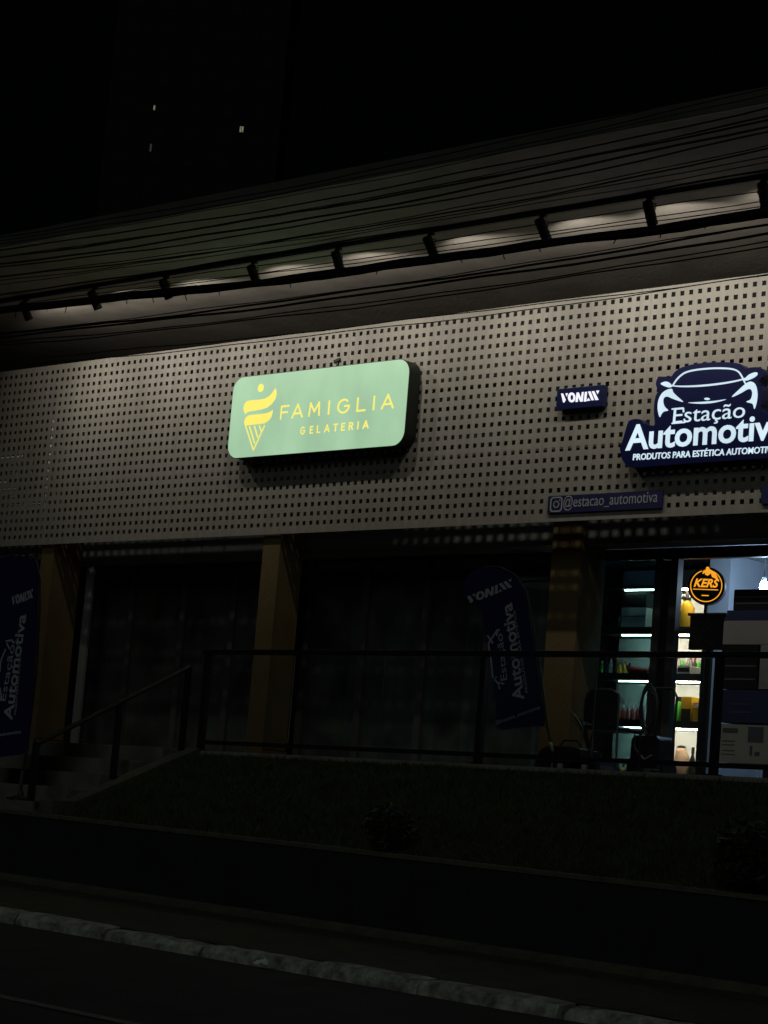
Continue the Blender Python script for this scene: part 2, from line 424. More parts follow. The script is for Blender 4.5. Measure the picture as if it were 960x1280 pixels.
me = bpy.data.meshes.new('grass'); me.vertices.add(NB*3); me.vertices.foreach_set('co', V.reshape(-1))
me.loops.add(NB*3); me.loops.foreach_set('vertex_index', np.arange(NB*3, dtype=np.int32)); me.polygons.add(NB)
me.polygons.foreach_set('loop_start', np.arange(0, NB*3, 3, dtype=np.int32)); me.polygons.foreach_set('loop_total', np.full(NB, 3, dtype=np.int32)); me.update()
me.materials.append(M['grass'])
gr = link('grass', me); gr['kind'] = 'stuff'; gr['label'] = 'short dark grass on the sloping bank behind the wall'

# stair up to the walkway and its landing, left of the lawn
stair = thing('entrance_stair', 'low concrete steps rising to the walkway left of the lawn', 'stair', (3, -2.5, 1.6))
SX0, SX1 = -8, 5.72
lz = 1.70
MB().box(SX0, SX1, WY+.18, -3.02, 1.2, lz).build('landing', M['concrete'], stair)
for k in range(4):
    y0 = -3.0+k*.38
    MB().box(SX0, SX1, y0, y0+.375 if k < 3 else RY+.36, 1.2, lz+(FZ-lz)*(k+1)/4-.002).build('step', M['concrete'], stair, bevel=.008)
mb = MB(); vs = []
for yy, zz in ((WY+.18, lz+.02), (-3.05, lz+.03), (-1.56, FZ+.02)): vs += [(SX1+.004, yy, 1.2), (SX1+.2, yy, 1.2), (SX1+.2, yy, zz), (SX1+.004, yy, zz)]
mb.add(vs, [(0,1,2,3)[::-1]]+[(4*i+k, 4*(i+1)+k, 4*(i+1)+(k+1) % 4, 4*i+(k+1) % 4) for i in range(2) for k in range(4)]+[(8, 9, 10, 11)])
mb.build('side_kerb', M['footing'], stair)

# walkway slab
mb = MB().box(SX1+.22, 22, RY-.055, .86, FZ-.25, FZ).box(-8, SX1+.21, RY+.37, .86, FZ-.25, FZ-.004)
struct(mb.build('walkway', M['floor']))

# ================================================================ the building
B0, B1 = -8, 20
bld = thing('commercial_building', 'dark single storey commercial building with deep flat roof overhang', 'building', (6, 2, FZ))
SOF = 7.43
rf = MB().box(B0, B1, -2.73, 7, SOF+.002, SOF+.13).build('roof', M['fascia'], bld)
# soffit of plaster boards, butted with fine joints
for i in range(14):
    xa = B0+i*2; 
    MB().box(xa+.002, xa+1.998, -2.725, 1.5, SOF-.012, SOF).build('soffit_board', M['soffit'], rf)
MB().box(B0, B1, 1.5, 1.62, 4.9, SOF-.013).build('upper_wall', M['wall'], bld)
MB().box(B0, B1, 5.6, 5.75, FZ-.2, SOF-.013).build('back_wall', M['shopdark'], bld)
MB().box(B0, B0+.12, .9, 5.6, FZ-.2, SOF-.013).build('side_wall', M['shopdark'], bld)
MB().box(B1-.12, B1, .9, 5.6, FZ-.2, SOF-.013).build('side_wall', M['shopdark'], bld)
hd = MB().box(B0, B1, .5, .84, 4.60, 5.0).build('header_beam', M['header'], bld)
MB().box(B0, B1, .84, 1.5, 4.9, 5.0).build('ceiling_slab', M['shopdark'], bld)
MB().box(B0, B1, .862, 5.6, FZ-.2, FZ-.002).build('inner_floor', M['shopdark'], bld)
def column(x0, x1, y0, y1, label):
    c = thing('column', label, 'column', ((x0+x1)/2, (y0+y1)/2, FZ), 'ochre columns of the walkway')
    MB().bbox(x0, x1, y0, y1, FZ+.12, 5.0, .012).build('shaft', M['column'], c)
    MB().box(x0-.012, x1+.012, y0-.012, y1+.012, FZ-.001, FZ+.12).build('plinth', M['column'], c)
column(1.09, 1.32, .05, .47, 'ochre painted column beside the blue banner at the stair')
column(4.88, 5.14, .05, .40, 'ochre painted column in the middle below the green sign')
column(8.53, 8.90, .47, .86, 'ochre painted column with dots of light next to the lit shop')

# storefront frames: bays of dark glass between the columns
GY = .9
def bay(label, xs, doors, gm, ztr=4.40, open_=()):
    s = thing('storefront', label, 'shop window', ((xs[0]+xs[-1])/2, GY, FZ), 'storefront bays under the screen')
    for x in xs: MB().box(x-.045, x+.045, GY-.04, GY+.04, FZ, 4.60).build('mullion', M['alu'], s)
    for i, (a_, b_) in enumerate(zip(xs, xs[1:])):
        MB().box(a_+.046, b_-.046, GY-.035, GY+.035, ztr-.04, ztr+.04).build('transom', M['blackmetal'], s)
        MB().box(a_+.046, b_-.046, GY-.035, GY+.035, 4.56, 4.599).build('head_rail', M['blackmetal'], s)
        MB().box(a_+.046, b_-.046, GY-.005, GY+.005, ztr+.041, 4.559).build('top_pane', M['frost'], s)
        if i in open_: continue
        MB().box(a_+.046, b_-.046, GY-.035, GY+.035, FZ, FZ+.09).build('bottom_rail', M['alu'], s)
        MB().box(a_+.046, b_-.046, GY-.005, GY+.005, FZ+.091, ztr-.041).build('pane', gm, s)
    return s
bay('dark glazed bay with tall panes between the banner and the middle column', [.82, 1.86, 2.78, 3.62, 4.4], (), M['dim'])
bay('dark glazed bay with small panes on top behind the second blue banner', [4.82, 5.69, 6.57, 7.44, 8.3], (), M['dim'])
bay('glazed bay of the lit shop with a half open doorway', [8.72, 9.55, 9.73, 10.9, 12.2, 13.5], (), M['tint'], 4.53, (1, 2, 3, 4))
MB().box(9.598, 9.682, GY-.03, GY+.03, FZ, 4.48).build('door_post', M['blackmetal'], bpy.data.objects['storefront.002'])
bay('dark glazed bay left of the first ochre column behind the banner', [-6, -4.6, -3.2, -1.8, -.6, .55], (), M['dim'])

wd_ = thing('wooden_partition', 'brown wooden partition dimly seen behind the left glass doors', 'partition', (1.8, 1.4, FZ))
for k in range(9):
    MB().box(.95+k*.2+.003, .95+k*.2+.197, 1.38+.004*(k % 2), 1.42, FZ, 4.5).build('plank', M['wood'], wd_)
for (xa_, xb_, lab) in ((5.05, 6.35, 'pale plastic sheet hanging in folds behind the left panes of the middle window'), (6.75, 8.0, 'pale plastic sheet hanging in folds behind the right panes of the middle window')):
    mb = MB(); n_ = 60; rowz = [FZ+.03, FZ+.6, FZ+1.2, FZ+1.7, FZ+2.0]
    for z_ in rowz:
        for i in range(n_+1):
            u_ = i/n_; am = .02+.05*(1-(z_-FZ)/2.1)
            mb.v.append((xa_+(xb_-xa_)*u_+.03*math.sin(9*u_+z_), 1.35+am*math.sin(u_*34+1.7*math.sin(u_*11)+z_*.6)+.02*math.sin(u_*90+z_*2), z_+.05*math.sin(u_*5)*(z_-FZ)/2))
    for j in range(len(rowz)-1):
        for i in range(n_): mb.f.append((j*(n_+1)+i, j*(n_+1)+i+1, (j+1)*(n_+1)+i+1, (j+1)*(n_+1)+i))
    T = thing('plastic_sheet', lab, 'sheet', ((xa_+xb_)/2, 1.35, FZ), 'plastic sheets behind the glass')
    mb.build('sheet', M['polymer'], T, smooth=True)
    MB().tube([(xa_-.05, 1.36, FZ+2.03), (xb_+.05, 1.36, FZ+2.06)], .012, 8).build('hanging_rod', M['alu'], T)
# perforated screen: thirteen columns and twenty-one rows of square holes to a panel
P = .1; SEAM = .0056; HOLE = .0225; PT = .004
PW = 13*P+SEAM
top, bot = ZR+.088, ZR-20*P-.105
def panel_mesh():
    mb = MB(); W = PW-.0012
    xe = [0]; 
    for i in range(13):
        c = SEAM/2+.05+P*i-.0006; xe += [c-HOLE, c+HOLE]
    xe.append(W)
    ze = [bot]
    for j in range(21):
        c = ZR-P*(20-j); ze += [c-HOLE, c+HOLE]
    ze.append(top)
    nx, nz = len(xe), len(ze); vs = []; fs = []
    for y in (0, PT):
        for z in ze:
            for x in xe: vs.append((x, y, z))
    N = nx*nz; I = lambda i, j, k: k*N+j*nx+i
    for j in range(nz-1):
        for i in range(nx-1):
            if i % 2 == 1 and j % 2 == 1:
                fs += [(I(i,j,0), I(i,j,1), I(i+1,j,1), I(i+1,j,0)), (I(i+1,j,0), I(i+1,j,1), I(i+1,j+1,1), I(i+1,j+1,0)),
                       (I(i+1,j+1,0), I(i+1,j+1,1), I(i,j+1,1), I(i,j+1,0)), (I(i,j+1,0), I(i,j+1,1), I(i,j,1), I(i,j,0))]
            else:
                fs += [(I(i,j,0), I(i+1,j,0), I(i+1,j+1,0), I(i,j+1,0)), (I(i,j,1), I(i,j+1,1), I(i+1,j+1,1), I(i+1,j,1))]
    for i in range(nx-1):
        fs += [(I(i,0,0), I(i,0,1), I(i+1,0,1), I(i+1,0,0)), (I(i,nz-1,0), I(i+1,nz-1,0), I(i+1,nz-1,1), I(i,nz-1,1))]
    for j in range(nz-1):
        fs += [(I(0,j,0), I(0,j+1,0), I(0,j+1,1), I(0,j,1)), (I(nx-1,j,0), I(nx-1,j,1), I(nx-1,j+1,1), I(nx-1,j+1,0))]
    mb.add(vs, fs); return mb.mesh('perforated_panel', M['panel'])
pm = panel_mesh()
screen = thing('perforated_screen', 'long pale perforated metal screen above the shopfronts', 'facade screen', (6, 0, bot))
for k in range(-6, 13):
    x0 = P*(8+13*k)+SEAM*(k+1)-.05-SEAM/2
    o = link('perforated_panel', pm, screen); o.matrix_parent_inverse = Matrix.Identity(4)
    o.location = Vector((x0, random.uniform(-.0008, .0008), 0))-screen.location
    o.rotation_euler = (R(random.uniform(-.15, .15))*0, 0, R(random.uniform(-.06, .06)))
XS0, XS1 = P*(8-78)-.1, P*(8+13*13)
for j in (3.15, 6.6, 10.2, 13.6, 17.2, 20.3):
    MB().box(XS0, XS1, .06, .10, ZR-P*j-.025, ZR-P*j+.025).build('frame_tube', M['steel'], screen)
for k in range(-3, 8):
    xx = P*(8+26*k)+SEAM*2*k
    MB().box(xx-.02-.05, xx+.02-.05, .101, .14, bot+.02, top-.02).build('frame_post', M['steel'], screen)
    for zz in (5.2, 6.5): MB().box(xx-.065, xx-.035, .1405, 1.499, zz, zz+.03).build('frame_arm', M['steel'], screen)
# things half seen through the holes at the left
pfx = P*(11+.056)-.012
wp = thing('white_pipe_frame', 'white painted pipe frame glinting through the holes at the left of the screen', 'pipe', (pfx, .035, bot))
MB().tube([(pfx, .021, bot+.03), (pfx, .021, ZR-.52)], .013, 10).build('upright', M['whitepaint'], wp, smooth=True)
for j_, xa_, xb_ in ((6.05, -.55, -.02), (10.05, -.9, .58), (13.1, -.9, .36), (14.0, -.9, .52), (16.0, .42, pfx-.014)):
    MB().tube([(xa_, .0205, ZR-P*j_-.006), (xb_, .0205, ZR-P*j_+.004)], .012, 8).build('cross_pipe', M['whitepaint'], wp, smooth=True)
ac = thing('air_conditioner', 'white outdoor air conditioner unit half seen through the left of the screen', 'air conditioner', (.1, .7, 5.0))
MB().bbox(-.75, .55, .35, .75, 5.05, 6.10, .02).build('casing', M['whitepaint'], ac)
MB().box(-.6, -.56, .4, .7, 5.002, 5.049).box(.36, .4, .4, .7, 5.002, 5.049).build('foot', M['blackmetal'], ac)
mb = MB()
for k in range(7):
    rr = .06+.055*k; mb.tube([(-.15+rr*math.cos(t), .342, 5.58+rr*math.sin(t)) for t in np.linspace(0, 2*math.pi, 25)], .006, 5)
mb.build('fan_guard', M['blackmetal'], ac)

# ================================================================ track lights
LYY = -1.2
tr = thing('light_track', 'long black lighting track fixed under the roof overhang', 'light track', (6, LYY, SOF))
MB().box(B0+1, B1-1, LYY-.02, LYY+.02, SOF-.05, SOF-.0125).build('rail', M['track'], tr)
MB().tube([(B0+1, LYY-.03, SOF-.022), (5, LYY-.032, SOF-.03), (B1-1, LYY-.03, SOF-.022)], .009, 6).build('feed_wire', M['cable'], tr)
LPX = [(32, 385), (118, 368), (207, 355), (317, 340), (422, 325), (538, 304), (678, 284), (812, 263), (955, 240)]
LX = [atY(px_, py_, LYY)[0] for px_, py_ in LPX]
LX = LX+[LX[-1]+1.22]
TILT, BEAM = R(34), R(75)
LAMP_W = 27
def make_lamp(x, label, jt, gain=1):
    L = thing('track_spotlight', label, 'spotlight', (x, LYY, SOF-.05), 'spotlights on the ceiling track')
    MB().box(x-.035, x+.035, LYY-.016, LYY+.016, SOF-.07, SOF-.0505).build('track_adapter', M['track'], L)
    MB().tube([(x, LYY, SOF-.0705), (x, LYY, SOF-.11)], .008, 8).build('stem', M['track'], L)
    ax = Vector((math.sin(jt), math.sin(TILT), -math.cos(TILT))).normalized()
    c = Vector((x, LYY, SOF-.17))
    a0 = c-ax*.095; a1 = c+ax*.095
    MB().tube([a0, a0+ax*.02, a1], [.04, .049, .049], 18, True).build('housing', M['track'], L)
    MB().tube([a1+ax*.0005, a1+ax*.004], [.041, .041], 18).build('lens', M['lens'], L)
    MB().tube([a1+ax*.0005, a1+ax*.03], [.0492, .0492], 18, False).tube([a1+ax*.03, a1+ax*.0005], [.046, .046], 18, False).build('rim', M['track'], L)
    MB().tube([c+Vector((-.062, 0, 0)), c+Vector((-.062, 0, .06)), c+Vector((.062, 0, .06)), c+Vector((.062, 0, 0))], .005, 6).build('bracket', M['track'], L)
    li = bpy.data.lights.new('spot_beam', 'SPOT'); li.energy = LAMP_W*gain; li.color = (1, .93, .81); li.spot_size = R(134); li.spot_blend = .38; li.shadow_soft_size = .028
    lo = bpy.data.objects.new('spot_beam', li); COL.objects.link(lo); lo.parent = L
    lo.location = (a1+ax*.034)-L.location; lo.rotation_euler = (-Vector((math.sin(jt), math.sin(BEAM), -math.cos(BEAM)))).to_track_quat('Z', 'Y').to_euler()
    l2 = bpy.data.lights.new('spot_core', 'SPOT'); l2.energy = LAMP_W*.55*gain; l2.color = (1, .93, .81); l2.spot_size = R(64); l2.spot_blend = 1.0; l2.shadow_soft_size = .028
    l2o = bpy.data.objects.new('spot_core', l2); COL.objects.link(l2o); l2o.parent = L; l2o.location = lo.location
    l2o.rotation_euler = (-Vector((math.sin(jt*1.6), math.sin(R(58)), -math.cos(R(58))))).to_track_quat('Z', 'Y').to_euler()
    return L
ordw = ['first', 'second', 'third', 'fourth', 'fifth', 'sixth', 'seventh', 'eighth', 'ninth']
for i, x in enumerate(LX):
    make_lamp(x, 'black cylinder spotlight on the ceiling track, %s from the left' % (ordw+['tenth'])[i], random.uniform(-.14, .14), random.uniform(.8, 1.2))

# ================================================================ signs on the screen
def rounded(x0, x1, z0, z1, r, n=8):
    out = []
    for cx_, cz_, a0 in ((x1-r, z1-r, 0), (x0+r, z1-r, 90), (x0+r, z0+r, 180), (x1-r, z0+r, 270)):
        out += [(cx_+r*math.cos(R(a0+90*i/n)), cz_+r*math.sin(R(a0+90*i/n))) for i in range(n+1)]
    return out
# --- green light box
GYF = -.185
cs = [atY(x, y, GYF) for x, y in ((291.5, 473), (512, 448), (504.4, 556), (285, 573))]
gx0 = (cs[0][0]+cs[3][0])/2; gx1 = (cs[1][0]+cs[2][0])/2; gz1 = (cs[0][2]+cs[1][2])/2; gz0 = (cs[2][2]+cs[3][2])/2
sg = thing('gelato_sign', 'glowing pale green rounded light box with yellow ice cream cone logo', 'illuminated sign', ((gx0+gx1)/2, 0, gz0))
MB().prism(rounded(gx0-.006, gx1+.006, gz0-.006, gz1+.006, .155, 10), GYF+.004, -.012).build('can', M['darkgreen'], sg)
MB().prism(rounded(gx0, gx1, gz0, gz1, .15, 10), GYF, GYF+.0035).build('lit_face', M['green'], sg)
Y1 = GYF-.002
zc = lambda pts: xz(zoomed(pts, 280, 450, 7.385), GYF)
logo = MB()
dc = zc([(340, 258)])[0]; logo.prism([(dc[0]+.046*math.cos(t), dc[1]+.046*math.sin(t)) for t in np.linspace(0, 2*math.pi, 24)[:-1]], Y1, GYF-.0002).build('logo_dot', M['yellow'], sg)
logo = MB()
logo.prism(zc([(476,258),(484,280),(486,320),(472,365),(440,408),(400,440),(350,456),(290,466),(240,474),(212,484),(201,500),(188,486),(180,445),(188,408),(212,380),(255,371),(320,367),(375,358),(415,336),(445,305),(465,275)]), Y1, GYF-.0002).build('logo_scoop', M['yellow'], sg)
logo = MB()
logo.prism(zc([(451,460),(449,490),(436,530),(410,562),(375,584),(330,592),(270,597),(205,606),(190,600),(187,570),(200,534),(225,512),(260,506),(330,500),(390,492),(425,478)]), Y1-.0003, GYF-.0002).build('logo_scoop', M['yellow'], sg)
logo = MB()
stroke_mesh(logo, [zc(q) for q in ([(197,600),(271,832)], [(376,603),(272,832)], [(236,612),(284,772)], [(281,610),(312,716)], [(326,608),(347,662)])], .0165, Y1-.0006, GYF-.0002)
logo.build('logo_cone', M['yellow'], sg)
def stroke_word(word, boxes, base, cap, wd, m, name, parent, sc, ox, oy):
    mb = MB(); b0, b1 = base; up_ = np.array([0, 1.0])
    by_ = lambda x: b0[1]+(x-b0[0])*(b1[1]-b0[1])/(b1[0]-b0[0])
    k = 0
    for ch, (xa, xb) in zip(word, boxes):
        mb = MB()
        A_, B_ = xz(zoomed([(xa, by_(xa)), (xb, by_(xb))], ox, oy, sc), GYF)
        A_ = np.array(A_); B_ = np.array(B_); A_ = A_+np.array([wd/2, wd/2]); B_ = B_+np.array([-wd/2, wd/2])
        if ch == 'I': m_ = (A_+B_)/2; A_ = m_-np.array([.01, 0]); B_ = m_+np.array([.01, 0])
        for st in STROKES[ch]:
            for s2 in mitre([tuple(p) for p in st]):
                pts = [tuple(A_+(B_-A_)*u+up_*(cap-wd)*v) for u, v in s2]
                if len(pts) < 5:                            # lengthen straight strokes by half a width so that corners close
                    d0 = np.array(pts[0])-np.array(pts[1]); d0 /= np.linalg.norm(d0); d1 = np.array(pts[-1])-np.array(pts[-2]); d1 /= np.linalg.norm(d1)
                    pts[0] = tuple(np.array(pts[0])+d0*wd/2); pts[-1] = tuple(np.array(pts[-1])+d1*wd/2)
                k += 1
                mb.prism(ribbon(pts, wd), Y1-.0002*k, GYF-.0002)
        mb.build('letter', m, parent)
stroke_word('FAMIGLIA', [(50,103),(125,190),(229,301),(350,363),(410,488),(533,590),(634,648),(692,764)], ((50, 276), (764, 204)), .152, .0195, M['yellow'], 'famiglia_lettering', sg, 5.053, 340, 470)
stroke_word('GELATERIA', [(177,207),(237,258),(282,304),(330,361),(386,414),(436,459),(485,511),(537,547),(574,608)], ((177, 371), (608, 331)), .083, .0135, M['yellow'], 'gelateria_lettering', sg, 5.053, 340, 470)
# small dark lamp bracket on top of the box
q = atY(424, 452, -.1)
fx = thing('sign_bracket', 'small dark bracket standing on top of the green light box', 'bracket', (q[0], -.1, gz1))
MB().box(q[0]-.06, q[0]+.06, -.13, -.06, gz1+.0065, gz1+.022).build('foot_plate', M['blackmetal'], fx)
MB().tube([(q[0]-.02, -.1, gz1+.022), (q[0]-.02, -.1, gz1+.05), (q[0]-.03, -.1, gz1+.08)], .014, 8).build('stem', M['darkgreen'], fx)
MB().tube([(q[0]-.06, -.11, gz1+.075), (q[0]+.005, -.09, gz1+.095)], [.022, .028], 10).build('head', M['darkgreen'], fx)

# --- VONIXX box
VYF = -.085
cs = [atY(x, y, VYF) for x, y in ((696, 486), (753.7, 481), (752.8, 508), (695.2, 512))]
vx0 = (cs[0][0]+cs[3][0])/2; vx1 = (cs[1][0]+cs[2][0])/2; vz1 = (cs[0][2]+cs[1][2])/2; vz0 = (cs[2][2]+cs[3][2])/2
sv = thing('brand_box_sign', 'small navy rectangular light box with white capital letters', 'illuminated sign', ((vx0+vx1)/2, 0, vz0))
MB().box(vx0, vx1, VYF, -.012, vz0, vz1).build('can', M['navy'], sv, bevel=.004)
def vonixx_polys():
    V_ = [[(138,265),(168,262),(208,360),(185,398),(170,398)], [(205,262),(240,258),(222,310)],
          [(372,250),(402,248),(388,388),(355,390)], [(374,249),(405,248),(455,384),(425,386)], [(452,242),(478,240),(462,384),(430,386)],
          [(498,240),(528,238),(515,382),(480,384)], [(550,330),(575,370),(520,375)], [(545,235),(580,232),(632,362),(595,365)],
          [(600,230),(635,228),(700,358),(655,362)], [(665,222),(710,218),(688,270)]]
    ring = []
    o_ = [(297+56*math.cos(t), 322+74*math.sin(t)) for t in np.linspace(0, 2*math.pi, 25)]
    i_ = [(300+22*math.cos(t), 323+40*math.sin(t)) for t in np.linspace(0, 2*math.pi, 25)]
    for k in range(24): ring.append([o_[k], o_[k+1], i_[k+1], i_[k]])
    return V_+ring
mb = MB()
for k, pg in enumerate(vonixx_polys()):
    mb.prism(xz(zoomed(pg, 690, 470, 12), VYF), VYF-.004-(.0003*k if k < 10 else 0), VYF-.0005)
mb.build('lettering', M['whitehot'], sv)

# --- big car shop sign
EYF = -.13
ze = lambda pts: xz(zoomed(pts, 760, 440, 4.8), EYF)
se = thing('car_shop_sign', 'navy shaped light box with white sports car drawing and lettering', 'illuminated sign', (11.0, 0, 5.4))
out = ze(smooth_poly([(78,612),(72,575),(88,530),(105,470),(122,420),(150,404),(192,404),(216,428),(278,440),(276,380),(276,320),(286,262),(302,232),(288,202),(294,162),(332,147),(374,150),(402,118),(448,90),(530,70),(630,62),(730,62),(792,72),(822,98),(860,92),(905,92),(932,108),(934,142),(905,172),(922,220),(926,290),(914,340),(935,362),(1010,370),(1080,362),(1120,390),(1135,450),(1140,520),(1138,580),(1110,622),(1040,632),(900,640),(700,653),(500,667),(300,682),(165,692),(112,680),(84,640)], 3))
MB().prism(out, EYF, -.012).build('can', M['navy'], se)
Y2 = EYF-.006
car = MB()
pieces = [ribbon(smooth_poly([(388,204),(412,168),(440,140),(475,120),(540,106),(640,98),(735,101),(780,116),(803,145),(818,176),(832,200)], 3, False), [7+3*math.sin(i/30*math.pi) for i in range(31)]),
 ribbon(smooth_poly([(382,203),(450,207),(560,203),(680,190),(780,172),(846,152)], 3, False), [5+6*math.sin(i/15*math.pi) for i in range(16)]),
 smooth_poly([(318,190),(345,178),(368,184),(386,205),(368,213),(335,203)], 3), smooth_poly([(818,168),(850,135),(890,122),(898,134),(880,152),(840,170)], 3),
 smooth_poly([(311,390),(300,340),(305,290),(325,250),(355,228),(384,222),(392,242),(420,270),(452,300),(400,285),(358,268),(337,275),(332,300),(342,330),(362,350),(335,358),(320,375)], 3),
 smooth_poly([(745,270),(790,225),(830,190),(860,178),(885,195),(897,240),(895,290),(880,342),(870,312),(832,300),(858,285),(868,250),(860,226),(838,224),(798,247)], 3),
 smooth_poly([(482,305),(560,311),(640,304),(710,285),(640,294),(560,300)], 3), [(596+16*math.cos(t), 282+7*math.sin(t)) for t in np.linspace(0, 6.28, 16)[:-1]]]
for k, pg in enumerate(pieces): car.prism(ze(pg), Y2-.0003*k, EYF-.0005)
car.build_pieces('car_stroke', M['white'], se)
l0, l1 = ze([(105, 588), (1062, 516)])
text_line(MB(), 'Automotiva', l0, l1, .226, Y2, .006, offset=.02, Pn=(.0, 1)).build_pieces('letter', M['white'], se)
l0, l1 = ze([(390, 428), (820, 392)])
mbt = text_line(MB(), 'Estação', l0, l1, .142, Y2, .006, offset=-.004, Pn=(.03, 1))
# serifs on the capital E
for qa, qb in (((384,343),(455,338)), ((384,429),(462,422))):
    p_, q_ = ze([qa, qb]); mbt.prism(ribbon([p_, q_], .012), Y2-.001, EYF-.0005)
for pts in ([(453,336),(455,362)], [(458,402),(464,424)]): mbt.prism(ribbon(ze(pts), .014), Y2-.0014, EYF-.0005)
mbt.build_pieces('letter', M['white'], se)
l0, l1 = ze([(150, 649), (1012, 602)])
text_line(MB(), 'PRODUTOS PARA ESTÉTICA AUTOMOTIVA', l0, l1, .056, Y2, .006, offset=.012, Pn=(.06, 1)).build('lettering', M['white'], se)

# --- handle bar sign
IYF = -.022
cs = xz([(685.1, 620.2), (828.6, 612.7), (827.7, 635.3), (684.2, 641.4)], IYF)
ix0 = (cs[0][0]+cs[3][0])/2; ix1 = (cs[1][0]+cs[2][0])/2; iz1 = (cs[0][1]+cs[1][1])/2; iz0 = (cs[2][1]+cs[3][1])/2
si = thing('handle_sign', 'unlit narrow navy plate with a pale social media handle', 'sign', ((ix0+ix1)/2, 0, iz0))
MB().box(ix0, ix1, IYF, -.006, iz0, iz1).build('plate', M['navyprint'], si)
z3 = lambda pts: xz(zoomed(pts, 670, 590, 3.31), IYF)
l0, l1 = z3([(112, 147), (502, 124)])
text_line(MB(), '@estacao_automotiva', l0, l1, .105, IYF-.003, .003, Pn=(.02, 1)).build('lettering', M['dimprint'], si)
c0 = z3([(84, 134)])[0]; mb = MB()
def ringp(o_, i_, e=0):
    n = len(o_)
    for k in range(n): mb.prism([o_[k], o_[(k+1) % n], i_[(k+1) % n], i_[k]], IYF-.003-e, IYF-.0005)
ringp(rounded(c0[0]-.074, c0[0]+.074, c0[1]-.074, c0[1]+.074, .035, 4), rounded(c0[0]-.060, c0[0]+.060, c0[1]-.060, c0[1]+.060, .026, 4))
ringp([(c0[0]+.036*math.cos(t), c0[1]+.036*math.sin(t)) for t in np.linspace(0, 6.283, 17)[:-1]], [(c0[0]+.025*math.cos(t), c0[1]+.025*math.sin(t)) for t in np.linspace(0, 6.283, 17)[:-1]])
mb.prism([(c0[0]+.04+.008*math.cos(t), c0[1]+.04+.008*math.sin(t)) for t in np.linspace(0, 6.283, 9)[:-1]], IYF-.003, IYF-.0005)
mb.build('camera_icon', M['dimprint'], si)
cs = xz([(952, 607.5), (952, 630)], IYF)
MBx = MB().box(cs[0][0], cs[0][0]+1.1, IYF, -.006, cs[1][1], cs[0][1]-.01)
tag(MBx.build('side_plate', M['navyprint']), 'unlit navy plate cut off by the right edge of the picture', 'sign')

# ================================================================ railing along the walkway
rail = thing('walkway_railing', 'black metal railing with glass infill along the edge of the walkway', 'railing', (10, RY, FZ))
PX = [5.87, 9.46, 11.95, 14.4, 17.0]
HZ = 3.305
MB().box(5.80, 18.5, RY-.03, RY+.03, HZ-.025, HZ+.025).build('handrail', M['blackmetal'], rail, bevel=.005)
MB().box(5.84, 18.5, RY-.02, RY+.02, FZ+.065, FZ+.105).build('bottom_rail', M['blackmetal'], rail)
for x in PX:
    MB().box(x-.03, x+.03, RY-.029, RY+.029, FZ+.004, HZ-.026).build('post', M['blackmetal'], rail)
    MB().box(x-.06, x+.06, RY-.05, RY+.05, FZ+.0005, FZ+.012).build('base_plate', M['blackmetal'], rail)
for a_, b_ in zip(PX, PX[1:]):
    n = max(1, round((b_-a_)/1.2)); wdt = (b_-a_-.06)/n
    for k in range(n):
        xa = a_+.03+k*wdt
        MB().box(xa+.012, xa+wdt-.012, RY-.004, RY+.004, FZ+.115, HZ-.035).build('glass_pane', M['glass'], rail)
        if k: MB().box(xa-.004, xa+.004, RY-.006, RY+.006, FZ+.115, HZ-.035).build('pane_edge', M['chrome'], rail)
sr = thing('stair_handrail', 'black sloping handrail beside the concrete steps', 'handrail', (5.75, -2.5, FZ))
ph = [(5.74, -3.46, 2.24), (5.74, -3.40, 2.24), (5.74, -1.62, 3.14)]
MB().tube(ph, .024, 8).build('rail', M['blackmetal'], sr)
MB().box(5.715, 5.765, -3.46, -3.41, 1.70, 2.22).build('post', M['blackmetal'], sr)
MB().box(5.715, 5.765, -2.50, -2.45, 1.98, 2.70).build('post', M['blackmetal'], sr)
MB().box(5.715, 5.765, -1.66, -1.61, 2.27, 3.125).build('post', M['blackmetal'], sr)

